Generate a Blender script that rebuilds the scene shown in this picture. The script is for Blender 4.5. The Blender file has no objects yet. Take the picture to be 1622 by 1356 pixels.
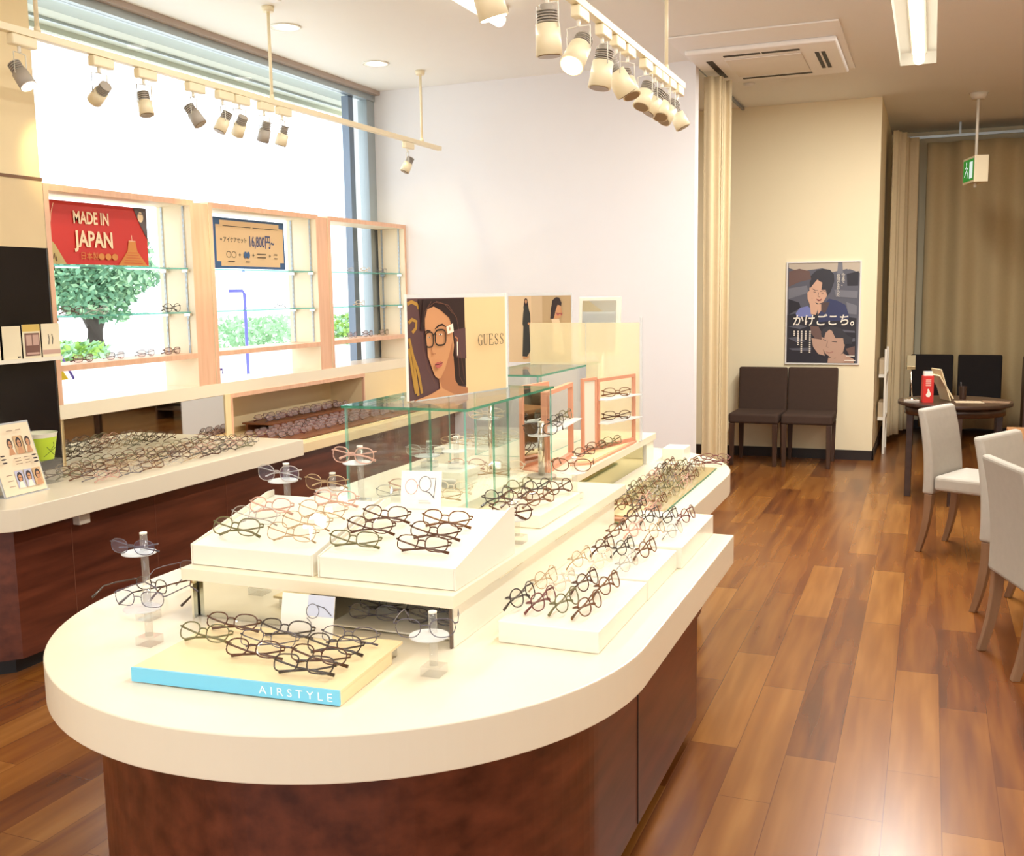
import bpy, math, random
from mathutils import Vector, Matrix
random.seed(7)
PI = math.pi
C = bpy.context.scene.collection
SC = bpy.context.scene

# ------------------------------------------------------------------ camera, world, exposure, big lights
def lin(c):
    return tuple((v/255.0/12.92) if v/255.0 <= 0.04045 else ((v/255.0+0.055)/1.055)**2.4 for v in c)
cam_d = bpy.data.cameras.new('camera'); cam = bpy.data.objects.new('camera', cam_d); C.objects.link(cam)
yaw, pitch, roll = 0.38491, 0.130245, -0.015854
f = Vector((-math.sin(yaw)*math.cos(pitch), math.cos(yaw)*math.cos(pitch), -math.sin(pitch)))
r = Vector((math.cos(yaw), math.sin(yaw), 0)); u = r.cross(f)
r2 = r*math.cos(roll)+u*math.sin(roll); u2 = r2.cross(f)
M = Matrix(((r2.x, u2.x, -f.x, 0), (r2.y, u2.y, -f.y, 0), (r2.z, u2.z, -f.z, 1.5), (0, 0, 0, 1)))
cam.matrix_world = M
cam_d.sensor_fit = 'HORIZONTAL'; cam_d.sensor_width = 36; cam_d.lens = 1633.6/1622*36; cam_d.clip_start = 0.05; cam_d.clip_end = 300
SC.camera = cam
vs = SC.view_settings; vs.view_transform = 'Standard'; vs.look = 'None'; vs.gamma = 1; vs.use_curve_mapping = False
vs.exposure = -0.04
w = bpy.data.worlds.new('sky'); SC.world = w; w.use_nodes = True
bg = w.node_tree.nodes['Background']; bg.inputs[0].default_value = (0.93, 0.97, 1.0, 1); bg.inputs[1].default_value = 2.9
try:
    SC.cycles.use_denoising = True; SC.cycles.max_bounces = 10; SC.cycles.transparent_max_bounces = 24
    SC.cycles.sample_clamp_indirect = 6; SC.cycles.caustics_reflective = False; SC.cycles.caustics_refractive = False
    SC.cycles.transmission_bounces = 6; SC.cycles.glossy_bounces = 5; SC.cycles.diffuse_bounces = 5
except Exception: pass
def portal(name, loc, rot, sx, sy):
    l = bpy.data.lights.new(name, 'AREA'); l.shape = 'RECTANGLE'; l.size = sx; l.size_y = sy
    l.cycles.is_portal = True
    o = bpy.data.objects.new(name, l); o.location = loc; o.rotation_euler = rot; C.objects.link(o)
portal('window_daylight', (-4.3, 5.5, 2.0), (0, -PI/2, 0), 2.3, 3.8)
portal('unseen_window_daylight', (0.15, -3.6, 1.6), (PI/2, 0, 0), 7.9, 2.6)  # portal of the added rear window, out of view
CEIL = 3.076
WARM = (1.0, 0.78, 0.40)
TUBE = (1.0, 0.97, 0.90)

# ------------------------------------------------------------------ materials
MATS = {}
def new_mat(name):
    m = bpy.data.materials.new(name); m.use_nodes = True
    nt = m.node_tree; b = nt.nodes['Principled BSDF']; return m, nt, b
def mat(name, col, rough=0.5, metal=0.0, var=0.04, scale=8, bump=0.0, bscale=200, spec=0.5, emit=None, es=0, coat=0):
    if name in MATS: return MATS[name]
    m, nt, b = new_mat(name); c = lin(col)
    tc = nt.nodes.new('ShaderNodeTexCoord'); n = nt.nodes.new('ShaderNodeTexNoise'); n.inputs['Scale'].default_value = scale
    nt.links.new(tc.outputs['Object'], n.inputs['Vector'])
    mx = nt.nodes.new('ShaderNodeMix'); mx.data_type = 'RGBA'
    mx.inputs[6].default_value = (*[v*(1-var) for v in c], 1); mx.inputs[7].default_value = (*[min(1, v*(1+var)) for v in c], 1)
    nt.links.new(n.outputs['Fac'], mx.inputs[0]); nt.links.new(mx.outputs[2], b.inputs['Base Color'])
    b.inputs['Roughness'].default_value = rough; b.inputs['Metallic'].default_value = metal
    b.inputs['Specular IOR Level'].default_value = spec
    if coat: b.inputs['Coat Weight'].default_value = coat
    if emit: b.inputs['Emission Color'].default_value = (*emit, 1); b.inputs['Emission Strength'].default_value = es
    if bump:
        n2 = nt.nodes.new('ShaderNodeTexNoise'); n2.inputs['Scale'].default_value = bscale; nt.links.new(tc.outputs['Object'], n2.inputs['Vector'])
        bp = nt.nodes.new('ShaderNodeBump'); bp.inputs['Strength'].default_value = bump; bp.inputs['Distance'].default_value = 0.002
        nt.links.new(n2.outputs['Fac'], bp.inputs['Height']); nt.links.new(bp.outputs[0], b.inputs['Normal'])
    MATS[name] = m; return m
def clear(name, tint=(1, 1, 1), refl=1.0, extra=0.0, ecol=(1, 1, 1), rough=0.0):
    """thin clear sheet: transparent + fresnel gloss + a little diffuse"""
    if name in MATS: return MATS[name]
    m = bpy.data.materials.new(name); m.use_nodes = True; nt = m.node_tree; nt.nodes.clear()
    out = nt.nodes.new('ShaderNodeOutputMaterial'); tr = nt.nodes.new('ShaderNodeBsdfTransparent'); tr.inputs[0].default_value = (*tint, 1)
    gl = nt.nodes.new('ShaderNodeBsdfGlossy'); gl.inputs['Roughness'].default_value = rough
    lw = nt.nodes.new('ShaderNodeLayerWeight'); lw.inputs[0].default_value = 0.5      # Schlick: same from both sides of the thin sheet
    pw = nt.nodes.new('ShaderNodeMath'); pw.operation = 'POWER'; pw.inputs[1].default_value = 4.5; nt.links.new(lw.outputs['Facing'], pw.inputs[0])
    mu = nt.nodes.new('ShaderNodeMath'); mu.operation = 'MULTIPLY_ADD'; mu.inputs[1].default_value = 0.75*refl; mu.inputs[2].default_value = 0.035*refl
    mu.use_clamp = True; nt.links.new(pw.outputs[0], mu.inputs[0])
    mx = nt.nodes.new('ShaderNodeMixShader'); nt.links.new(mu.outputs[0], mx.inputs[0]); nt.links.new(tr.outputs[0], mx.inputs[1]); nt.links.new(gl.outputs[0], mx.inputs[2])
    last = mx
    if extra:
        df = nt.nodes.new('ShaderNodeBsdfDiffuse'); df.inputs[0].default_value = (*ecol, 1)
        m2 = nt.nodes.new('ShaderNodeMixShader'); m2.inputs[0].default_value = extra
        nt.links.new(mx.outputs[0], m2.inputs[1]); nt.links.new(df.outputs[0], m2.inputs[2]); last = m2
    nt.links.new(last.outputs[0], out.inputs[0]); MATS[name] = m; return m
def wood(name, c1, c2, rough=0.35, axis='X', scale=3.0, dens=14):
    if name in MATS: return MATS[name]
    m, nt, b = new_mat(name); tc = nt.nodes.new('ShaderNodeTexCoord'); mp = nt.nodes.new('ShaderNodeMapping')
    sc = {'X': (1, dens, dens), 'Y': (dens, 1, dens), 'Z': (dens, dens, 1)}[axis]; mp.inputs['Scale'].default_value = sc
    n = nt.nodes.new('ShaderNodeTexNoise'); n.inputs['Scale'].default_value = scale; n.inputs['Detail'].default_value = 6
    nt.links.new(tc.outputs['Object'], mp.inputs[0]); nt.links.new(mp.outputs[0], n.inputs['Vector'])
    cr = nt.nodes.new('ShaderNodeValToRGB'); cr.color_ramp.elements[0].position = 0.3; cr.color_ramp.elements[1].position = 0.72
    cr.color_ramp.elements[0].color = (*lin(c1), 1); cr.color_ramp.elements[1].color = (*lin(c2), 1)
    nt.links.new(n.outputs['Fac'], cr.inputs[0]); nt.links.new(cr.outputs[0], b.inputs['Base Color']); b.inputs['Roughness'].default_value = rough
    MATS[name] = m; return m
def emis(name, col, st):
    if name in MATS: return MATS[name]
    m = bpy.data.materials.new(name); m.use_nodes = True; nt = m.node_tree; nt.nodes.clear()
    out = nt.nodes.new('ShaderNodeOutputMaterial'); e = nt.nodes.new('ShaderNodeEmission'); e.inputs[0].default_value = (*col, 1); e.inputs[1].default_value = st
    nt.links.new(e.outputs[0], out.inputs[0]); MATS[name] = m; return m
def floor_mat():
    m, nt, b = new_mat('floor_planks'); tc = nt.nodes.new('ShaderNodeTexCoord')
    mp = nt.nodes.new('ShaderNodeMapping'); mp.inputs['Rotation'].default_value = (0, 0, PI/2); mp.inputs['Location'].default_value = (0.17, 0.0765, 0)
    nt.links.new(tc.outputs['Object'], mp.inputs[0])
    br = nt.nodes.new('ShaderNodeTexBrick'); br.offset = 0.37; br.offset_frequency = 2; br.squash = 1
    br.inputs['Scale'].default_value = 1; br.inputs['Brick Width'].default_value = 0.92; br.inputs['Row Height'].default_value = 0.155
    br.inputs['Mortar Size'].default_value = 0.0012; br.inputs['Mortar Smooth'].default_value = 0.2; br.inputs['Bias'].default_value = 0
    br.inputs['Color1'].default_value = (0, 0, 0, 1); br.inputs['Color2'].default_value = (1, 1, 1, 1); br.inputs['Mortar'].default_value = (0.5, 0.5, 0.5, 1)
    nt.links.new(mp.outputs[0], br.inputs['Vector'])
    cr = nt.nodes.new('ShaderNodeValToRGB'); e = cr.color_ramp.elements
    e[0].position = 0.0; e[0].color = (*lin((86, 46, 22)), 1); e[1].position = 1.0; e[1].color = (*lin((160, 108, 52)), 1)
    for p, c in ((0.25, (112, 62, 26)), (0.5, (132, 80, 33)), (0.75, (144, 92, 40))):
        x = cr.color_ramp.elements.new(p); x.color = (*lin(c), 1)
    # grain, added to the per-plank value
    mg = nt.nodes.new('ShaderNodeMapping'); mg.inputs['Scale'].default_value = (11, 0.9, 1); nt.links.new(tc.outputs['Object'], mg.inputs[0])
    n = nt.nodes.new('ShaderNodeTexNoise'); n.inputs['Scale'].default_value = 1.7; n.inputs['Detail'].default_value = 2.5; n.inputs['Roughness'].default_value = 0.4; n.inputs['Distortion'].default_value = 0.15
    nt.links.new(mg.outputs[0], n.inputs['Vector'])
    a = nt.nodes.new('ShaderNodeMath'); a.operation = 'MULTIPLY_ADD'; a.inputs[1].default_value = 0.62
    s = nt.nodes.new('ShaderNodeMath'); s.operation = 'MULTIPLY_ADD'; s.inputs[1].default_value = 1.1; s.inputs[2].default_value = -0.34
    nt.links.new(n.outputs['Fac'], s.inputs[0])
    nt.links.new(br.outputs['Color'], a.inputs[0]); nt.links.new(s.outputs[0], a.inputs[2]); nt.links.new(a.outputs[0], cr.inputs[0])
    dk = nt.nodes.new('ShaderNodeMix'); dk.data_type = 'RGBA'; dk.blend_type = 'MULTIPLY'; dk.inputs[7].default_value = (0.55, 0.45, 0.4, 1)
    nt.links.new(br.outputs['Fac'], dk.inputs[0]); nt.links.new(cr.outputs[0], dk.inputs[6]); nt.links.new(dk.outputs[2], b.inputs['Base Color'])
    b.inputs['Roughness'].default_value = 0.27; b.inputs['Specular IOR Level'].default_value = 0.6
    return m
WALL = mat('wall_paint', (240, 240, 244), 0.75, var=0.01, bump=0.05)
WALL2 = mat('warm_wall_paint', (247, 234, 200), 0.75, var=0.01, bump=0.05)
CEILM = mat('ceiling_paint', (248, 249, 246), 0.6, var=0.01)
FLOOR = floor_mat()
WHITE = mat('white_laminate', (240, 231, 210), 0.28, var=0.01, spec=0.5)
CREAM = mat('cream_laminate', (240, 220, 176), 0.4, var=0.02)
ACWHITE = mat('white_acrylic_box', (240, 236, 224), 0.25, var=0.01)
DKWOOD = wood('dark_red_wood', (70, 31, 20), (112, 58, 39), 0.32, 'Y', 2.2, 10)
TOE = mat('black_toe_kick', (22, 20, 20), 0.4)
PEACH = wood('pale_peach_wood', (222, 176, 146), (234, 192, 164), 0.45, 'Z', 3, 12)
CREAMW = mat('cream_shelf_side', (246, 234, 206), 0.5, var=0.02)
BASEB = mat('dark_baseboard', (38, 26, 22), 0.4)
TRIMG = mat('grey_brown_header', (178, 162, 152), 0.45)
ALU = mat('grey_aluminium', (120, 132, 148), 0.35, 0.6)
ALUL = mat('light_aluminium', (176, 186, 190), 0.35, 0.6)
BLACKG = mat('black_gloss_panel', (30, 27, 28), 0.12, spec=0.6)
BEIGEP = mat('beige_panel', (222, 200, 158), 0.5)
MIRROR = mat('mirror_silver', (225, 228, 222), 0.02, 1.0, var=0)
OLIVEM = mat('tinted_mirror', (178, 172, 120), 0.08, 0.9, var=0)
GLASS = clear('clear_glass', (0.97, 0.99, 0.98), 1.0)
WGLASS = clear('window_glass', (0.97, 0.99, 1.0), 0.5)
GEDGE = clear('green_glass_edge', (0.35, 0.75, 0.62), 0.8, 0.45, lin((70, 150, 125)))
SHELFE = clear('shelf_glass_edge', (0.55, 0.9, 0.85), 0.8, 0.4, lin((140, 205, 195)))
ACRYL = clear('clear_acrylic', (0.93, 0.93, 0.92), 1.4, 0.10, (0.9, 0.9, 0.88))
ACRYE = clear('acrylic_edge', (0.9, 0.93, 0.96), 1.2, 0.5, (0.9, 0.92, 0.95))
ACRYC = clear('acrylic_cream_reflection', (1, 0.97, 0.88), 0.5, 0.42, lin((254, 246, 216)))  # the wall's cream reflection is put into the diffuse colour of clear acrylic
LENS = clear('lens', (0.985, 0.98, 0.965), 1.0, 0.015, (0.95, 0.93, 0.9))
LENSB = clear('blue_coated_lens', (0.93, 0.95, 1.0), 1.8, 0.06, lin((170, 190, 250)))
LENSD = clear('demo_lens_tinted', (0.86, 0.80, 0.78), 1.0, 0.3, lin((190, 165, 165)))
CHROME = mat('chrome', (225, 218, 205), 0.12, 1.0, var=0)
LAMPW = mat('cream_lamp_body', (244, 232, 200), 0.35)
LAMPG = mat('grey_lamp_fins', (176, 168, 158), 0.45)
PINKP = mat('rose_display_board', (222, 160, 132), 0.5, var=0.03)
BROWNB = wood('brown_tray_board', (120, 74, 48), (150, 96, 66), 0.4, 'Y', 3, 8)
FRAMECOL = {
    'black': mat('black_acetate', (56, 44, 40), 0.25, coat=0.3), 'brown': mat('dark_brown_acetate', (84, 48, 30), 0.25, var=0.25, scale=60),
    'tortoise': mat('tortoiseshell_acetate', (112, 70, 38), 0.22, var=0.5, scale=90), 'gold': mat('pale_gold_metal', (186, 160, 124), 0.3, 0.5),
    'silver': mat('silver_metal', (190, 186, 184), 0.28, 0.6), 'rose': mat('rose_plastic', (206, 164, 150), 0.3), 'grey': mat('slate_grey_metal', (98, 92, 104), 0.3, 0.3),
    'clear': mat('milky_clear_plastic', (236, 222, 204), 0.2), 'olive': mat('olive_green_plastic', (112, 108, 70), 0.3), 'red': mat('wine_red_plastic', (112, 58, 56), 0.3)}

# ------------------------------------------------------------------ mesh helpers
class MB:
    def __init__(s): s.v = []; s.f = []; s.m = []; s.sm = []
    def add(s, vs_, fs, mi=0, smooth=False):
        o = len(s.v); s.v += [tuple(v) for v in vs_]
        for f_ in fs: s.f.append([i+o for i in f_]); s.m.append(mi); s.sm.append(smooth)
    def box(s, x0, x1, y0, y1, z0, z1, mi=0, M_=None, em=None):
        vs_ = [Vector(p) for p in ((x0,y0,z0),(x1,y0,z0),(x1,y1,z0),(x0,y1,z0),(x0,y0,z1),(x1,y0,z1),(x1,y1,z1),(x0,y1,z1))]
        if M_ is not None: vs_ = [M_ @ v for v in vs_]
        fs = [(3,2,1,0),(4,5,6,7),(0,1,5,4),(1,2,6,5),(2,3,7,6),(3,0,4,7)]
        o = len(s.v); s.v += [tuple(v) for v in vs_]
        for k, f_ in enumerate(fs):
            s.f.append([i+o for i in f_]); s.sm.append(False)
            s.m.append(mi if em is None or k in em[0] else em[1])
    def prism(s, pts, z0, z1, mi=0, smi=None):
        n = len(pts); s.add([(x, y, z0) for x, y in pts]+[(x, y, z1) for x, y in pts], [list(range(n))[::-1], list(range(n, 2*n))], mi)
        o = len(s.v)-2*n
        for i in range(n):
            j = (i+1) % n; s.f.append([o+i, o+j, o+n+j, o+n+i]); s.m.append(mi if smi is None else smi); s.sm.append(False)
    def cyl(s, p0, p1, r0, r1=None, n=16, mi=0, caps=True):
        r1 = r0 if r1 is None else r1; p0 = Vector(p0); p1 = Vector(p1); d = (p1-p0).normalized()
        a = d.orthogonal().normalized(); b = d.cross(a); vs_ = []
        for p, rr in ((p0, r0), (p1, r1)):
            for i in range(n): t = 2*PI*i/n; vs_.append(p+(a*math.cos(t)+b*math.sin(t))*rr)
        o = len(s.v); s.v += [tuple(v) for v in vs_]
        for i in range(n): j = (i+1) % n; s.f.append([o+i, o+j, o+n+j, o+n+i]); s.m.append(mi); s.sm.append(True)
        if caps: s.f.append([o+i for i in range(n)][::-1]); s.f.append([o+n+i for i in range(n)]); s.m += [mi, mi]; s.sm += [False, False]
    def tube(s, pts, rad, n=6, mi=0, closed=False, flat=1.0):
        pts = [Vector(p) for p in pts]; k = len(pts); o = len(s.v)
        rs = rad if isinstance(rad, (list, tuple)) else [rad]*k
        up = Vector((0, 0, 1))
        for i, p in enumerate(pts):
            a = pts[(i-1) % k] if (closed or i) else p; b = pts[(i+1) % k] if (closed or i < k-1) else p
            d = (b-a).normalized(); x = d.cross(up)
            if x.length < 0.05: x = d.cross(Vector((0, 1, 0)))
            x.normalize(); y = x.cross(d)
            for q in range(n): t = 2*PI*q/n; s.v.append(tuple(p+x*math.cos(t)*rs[i]+y*math.sin(t)*rs[i]*flat))
        m_ = k if closed else k-1
        for i in range(m_):
            for q in range(n):
                i2 = (i+1) % k; q2 = (q+1) % n
                s.f.append([o+i*n+q, o+i*n+q2, o+i2*n+q2, o+i2*n+q]); s.m.append(mi); s.sm.append(True)
        if not closed:
            s.f.append([o+q for q in range(n)]); s.f.append([o+(k-1)*n+q for q in range(n)][::-1]); s.m += [mi, mi]; s.sm += [False, False]
    def mesh(s, name, mats):
        me = bpy.data.meshes.new(name); me.from_pydata(s.v, [], s.f)
        for m_ in (mats if isinstance(mats, (list, tuple)) else [mats]): me.materials.append(m_)
        me.polygons.foreach_set('material_index', s.m); me.polygons.foreach_set('use_smooth', s.sm); me.update(); return me
    def build(s, name, mats, parent=None, world=True, bevel=0, seg=2):
        me = s.mesh(name, mats); o = bpy.data.objects.new(name, me); C.objects.link(o)
        if parent is not None:
            o.parent = parent
            if world: me.transform(base_matrix(parent).inverted())
        if bevel:
            b = o.modifiers.new('soft_edge', 'BEVEL'); b.width = bevel; b.segments = seg; b.limit_method = 'ANGLE'; b.angle_limit = 0.7
        return o
def base_matrix(o):
    m_ = Matrix.Translation(o.location) @ o.rotation_euler.to_matrix().to_4x4()
    return (base_matrix(o.parent) @ m_) if o.parent else m_
def tag(o, label, cat, group=None):
    o['label'] = label; o['category'] = cat
    if group: o['group'] = group
    return o
def thing(name, label, cat, loc=(0, 0, 0), rz=0, group=None):
    o = bpy.data.objects.new(name, None); C.objects.link(o); o.location = loc; o.rotation_euler = (0, 0, rz); o.empty_display_size = 0.05
    return tag(o, label, cat, group)
def struct(name, mb, mats, **k):
    o = mb.build(name, mats, **k); o['kind'] = 'structure'; return o
def onebox(name, mats, x0, x1, y0, y1, z0, z1, parent=None, bevel=0, world=True, em=None):
    mb = MB(); mb.box(x0, x1, y0, y1, z0, z1, em=em); return mb.build(name, mats, parent, bevel=bevel, world=world)

class Art:
    """flat printed artwork in the plane origin + a*u + b*v, each layer a hair above the last; a,b in 0..1 of the sheet"""
    def __init__(s, o, u_, v_, W, H, mats):
        s.o = Vector(o); s.u = Vector(u_).normalized(); s.v = Vector(v_).normalized(); s.n = s.u.cross(s.v); s.W = W; s.H = H; s.k = 1; s.mb = MB(); s.mats = mats
    def P(s, a, b): return s.o+s.u*(a*s.W)+s.v*(b*s.H)+s.n*(0.00035*s.k)
    def poly(s, pts, mi):
        s.mb.add([s.P(a, b) for a, b in pts], [list(range(len(pts)))], mi); s.k += 1
    def rect(s, a0, b0, a1, b1, mi): s.poly([(a0, b0), (a1, b0), (a1, b1), (a0, b1)], mi)
    def ell(s, a, b, ra, rb, mi, n=28, rot=0, t0=0, t1=2*PI):
        pts = []
        for i in range(n+1 if t1-t0 < 6 else n):
            t = t0+(t1-t0)*i/n; x, y = ra*math.cos(t)*s.W, rb*math.sin(t)*s.H
            pts.append((a+(x*math.cos(rot)-y*math.sin(rot))/s.W, b+(x*math.sin(rot)+y*math.cos(rot))/s.H))
        s.poly(pts, mi)
    def line(s, pts, wd, mi, closed=False):
        """ribbon; wd in metres, number or list"""
        P_ = [Vector((a*s.W, b*s.H)) for a, b in pts]; k = len(P_); ws = wd if isinstance(wd, (list, tuple)) else [wd]*k; L = []; R = []
        for i, p in enumerate(P_):
            a = P_[(i-1) % k] if (closed or i) else p; b = P_[(i+1) % k] if (closed or i < k-1) else p
            d = (b-a); d = d.normalized() if d.length > 0 else Vector((1, 0)); nn = Vector((-d.y, d.x))*ws[i]/2; L.append(p+nn); R.append(p-nn)
        q = lambda p: s.P(p.x/s.W, p.y/s.H)
        vs_ = [q(p) for p in L]+[q(p) for p in R]; m_ = k if closed else k-1
        s.mb.add(vs_, [[i, k+i, k+(i+1) % k, (i+1) % k] for i in range(m_)], mi); s.k += 1
    def text(s, txt, a, b, h, mi, sx=1.0, align='LEFT', bold=0.0, vertical=False, shear=0):
        """h = letter height in metres; a,b anchor of the baseline"""
        if vertical:
            for i, ch in enumerate(txt): s.text(ch, a, b-i*h*1.12/s.H, h, mi, sx, 'CENTER', bold); s.k -= 1
            s.k += 1; return
        cu = bpy.data.curves.new('txt', 'FONT'); cu.body = txt; cu.size = 1; cu.align_x = align; cu.resolution_u = 3; cu.offset = bold; cu.shear = shear
        ob = bpy.data.objects.new('txt', cu); C.objects.link(ob)
        dg = bpy.context.evaluated_depsgraph_get(); me = bpy.data.meshes.new_from_object(ob.evaluated_get(dg))
        vs_ = [s.o+s.u*(a*s.W+v.co.x*h*1.38*sx)+s.v*(b*s.H+v.co.y*h*1.38)+s.n*(0.00035*s.k) for v in me.vertices]
        s.mb.add(vs_, [list(p.vertices) for p in me.polygons], mi); s.k += 1
        bpy.data.objects.remove(ob); bpy.data.curves.remove(cu); bpy.data.meshes.remove(me)
    def build(s, name, parent=None): return s.mb.build(name, s.mats, parent)
def ink(name, c, rough=0.45): return mat('print_'+name, c, rough, var=0.02)

# ------------------------------------------------------------------ room shell
XW = -3.85
mb = MB(); mb.box(-4.3, 4.2, -3.5, 12.0, -0.1, 0); struct('floor', mb, FLOOR)
mb = MB()
S0, S1, SY0, SY1 = -0.26, -0.02, 1.0, 8.2
for b in ((-4.10, S0, -3.5, 12), (S1, 4.2, -3.5, 12), (S0, S1, -3.5, SY0), (S0, S1, SY1, 12)): mb.box(*b, CEIL, CEIL+0.1)
mb.box(S0, S1, SY0, SY1, CEIL+0.085, CEIL+0.1)
struct('ceiling', mb, CEILM)
mb = MB()   # left wall: solid near part, low wall below the window with a recessed niche
mb.box(-4.3, -3.86, -3.5, 3.735, 0, CEIL)
mb.box(-4.3, -3.86, 3.735, 7.5, 0, 0.64)
mb.box(-4.3, -3.86, 3.735, 5.04, 0.64, 0.93)
mb.box(-4.3, -4.13, 5.04, 6.6, 0.64, 0.93)
mb.box(-4.3, -3.86, 6.6, 7.5, 0.64, 0.93)
struct('wall_left', mb, CREAM)
mb = MB(); mb.box(-4.3, -1.562, 7.345, 7.45, 0, CEIL); struct('wall_back', mb, WALL)
mb = MB(); mb.box(-4.3, -0.43, 9.41, 12.0, 0, CEIL); mb.box(-4.3, -4.2, 7.45, 9.41, 0, CEIL); struct('wall_alcove', mb, WALL2)
mb = MB(); mb.box(-0.43, 4.3, 11.75, 12.0, 0, CEIL); struct('wall_far', mb, WALL2)
mb = MB(); mb.box(4.2, 4.3, -3.5, 11.75, 0, CEIL); struct('wall_right', mb, WALL2)
mb = MB(); mb.box(-3.86, 4.2, -3.6, -3.5, 0, 0.3); mb.box(-3.86, 4.2, -3.6, -3.5, 2.9, CEIL); mb.box(-3.86, -3.8, -3.6, -3.5, 0.3, 2.9); mb.box(4.1, 4.2, -3.6, -3.5, 0.3, 2.9)
struct('wall_front', mb, WALL)
mb = MB(); mb.box(-4.2, -0.42, 9.395, 9.41, 0, 0.085); mb.box(-0.43, -0.418, 9.395, 11.7, 0, 0.085); struct('baseboard_alcove', mb, BASEB)
mb = MB(); mb.box(-0.418, 4.2, 11.735, 11.75, 0, 0.09); struct('baseboard_far', mb, BASEB)
# window above the display shelves
mb = MB()
mb.box(-4.16, -4.09, 3.735, 7.345, 3.0, 3.076, 0)
mb.box(-4.095, -4.045, 3.735, 7.345, 3.045, 3.076, 1)
mb.box(-4.16, -4.09, 3.735, 7.345, 0.93, 0.965, 0)
mb.box(-4.18, -4.1, 7.23, 7.345, 0.93, 3.0, 0)
mb.box(-4.2, -4.14, 7.02, 7.09, 0.93, 3.0, 2)
mb.box(-4.17, -4.1, 3.735, 3.76, 0.93, 3.0, 0)
win = struct('window_1', mb, [ALUL, TRIMG, ALU])
mb = MB(); mb.box(-4.135, -4.127, 3.74, 7.28, 0.965, 3.0); o = mb.build('window_pane', WGLASS, win)
mb = MB(); mb.box(-3.8, 4.1, -3.57, -3.53, 0.3, 0.36); mb.box(-3.8, 4.1, -3.57, -3.53, 2.84, 2.9)
for x in (-3.8, -2, -0.2, 1.5, 3.0, 4.04): mb.box(x, x+0.06, -3.57, -3.53, 0.36, 2.84)
struct('unseen_rear_window', mb, ALUL)  # out of view, added at full width for neutral light on front-facing surfaces
mb = MB(); mb.box(-4.127, -3.85, 3.74, 7.345, 0.93, 1.0); struct('window_1_sill', mb, WHITE)
# pilaster panels left of the window
mb = MB(); mb.box(-3.86, -3.852, 1.5, 3.735, 1.742, 2.05); struct('trim_1', mb, BEIGEP)
mb = MB(); mb.box(-3.86, -3.848, 1.5, 3.735, 2.05, 2.064); struct('trim_2', mb, mat('brown_strip', (120, 84, 52), 0.5))

# ------------------------------------------------------------------ outdoors
mb = MB(); mb.box(-150, -4.31, -60, 150, -0.35, -0.2); struct('pavement', mb, mat('bright_pavement', (236, 234, 230), 0.9, var=0.03))
mb = MB(); mb.box(-4.6, -4.31, 3.0, 8.2, 3.0, 3.12, 0); mb.box(-4.6, -4.56, 3.0, 8.2, 2.97, 3.0, 0); mb.box(-4.45, -4.43, 3.0, 8.2, 2.985, 3.0, 1)
struct('exterior_soffit', mb, [mat('soffit_panel', (206, 214, 204), 0.6), ALUL])
def leafy(name, c, R, n, size, mats, parent, seed):
    rnd = random.Random(seed); mb = MB()
    for i in range(n):
        d = Vector((rnd.gauss(0, 1), rnd.gauss(0, 1), rnd.gauss(0, 1))).normalized(); q = rnd.random()**0.4
        lump = 0.8+0.2*math.sin(5*d.x+seed)*math.cos(4*d.z+2*d.y)
        p = Vector((c[0]+d.x*R[0]*q*lump, c[1]+d.y*R[1]*q*lump, c[2]+d.z*R[2]*q*lump))
        a = Vector((rnd.gauss(0, 1), rnd.gauss(0, 1), rnd.gauss(0, 1))).normalized(); b = a.orthogonal().normalized(); s_ = size*(0.6+0.8*rnd.random())
        mb.add([p-a*s_, p+b*s_*0.5, p+a*s_, p-b*s_*0.5], [(0, 1, 2, 3)], i % len(mats))
    return mb.build(name, mats, parent)
G1 = mat('leaf_green', (112, 158, 124), 0.7); G2 = mat('leaf_green_light', (164, 204, 160), 0.7); G3 = mat('leaf_yellow_green', (148, 186, 84), 0.7); BARK = mat('bark', (92, 82, 76), 0.9)
t = thing('tree', 'broad leafy green tree standing outside behind the panes, below the red poster', 'tree', (-24.5, 25.4, -0.2))
mb = MB(); mb.tube([(-24.5, 25.4, -0.2), (-24.45, 25.45, 0.8), (-24.5, 25.3, 2.2)], [0.42, 0.3, 0.22], 10)
for dx, dz in ((-1, 1.6), (0.9, 1.5), (0.1, 2.2)): mb.tube([(-24.5, 25.4, 0.7), (-24.5+dx*0.5, 25.4, 1.4), (-24.5+dx, 25.4, 0.7+dz)], [0.22, 0.14, 0.07], 8)
mb.build('trunk', BARK, t)
leafy('foliage', (-24.6, 25.2, 2.5), (2.5, 2.5, 1.9), 9000, 0.12, [G1, G2, G1], t, 3)
SH = [((-20.5, 20.3, 0.1), (1.6, 1.0, 0.45), G3, 'yellow-green low shrub at the foot of the leafy tree outside'),
      ((-21.0, 29.3, 0.3), (2.6, 2, 0.75), G2, 'pale green hedge seen outside through the middle shelf unit'),
      ((-19.0, 32.2, 0.35), (1.6, 1.5, 0.8), G3, 'light green bush outside seen through the unit nearest the white wall')]
for i, (c, R, m_, lb) in enumerate(SH):
    t = thing('shrub', lb, 'shrub', (c[0], c[1], -0.2)); leafy('foliage', c, R, 1100, 0.1, [m_, G2], t, 20+i)
t = thing('flag_pole', 'thin blue pole with a hooked top standing outside behind the middle shelf unit', 'pole', (-12, 16.3, -0.2))
mb = MB(); mb.tube([(-12, 16.3, -0.2), (-12, 16.3, 1.55), (-12.02, 16.27, 1.62), (-12.2, 16.1, 1.62)], 0.03, 8); mb.build('pole_shaft', mat('blue_pole_paint', (96, 96, 200), 0.5), t)
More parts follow.
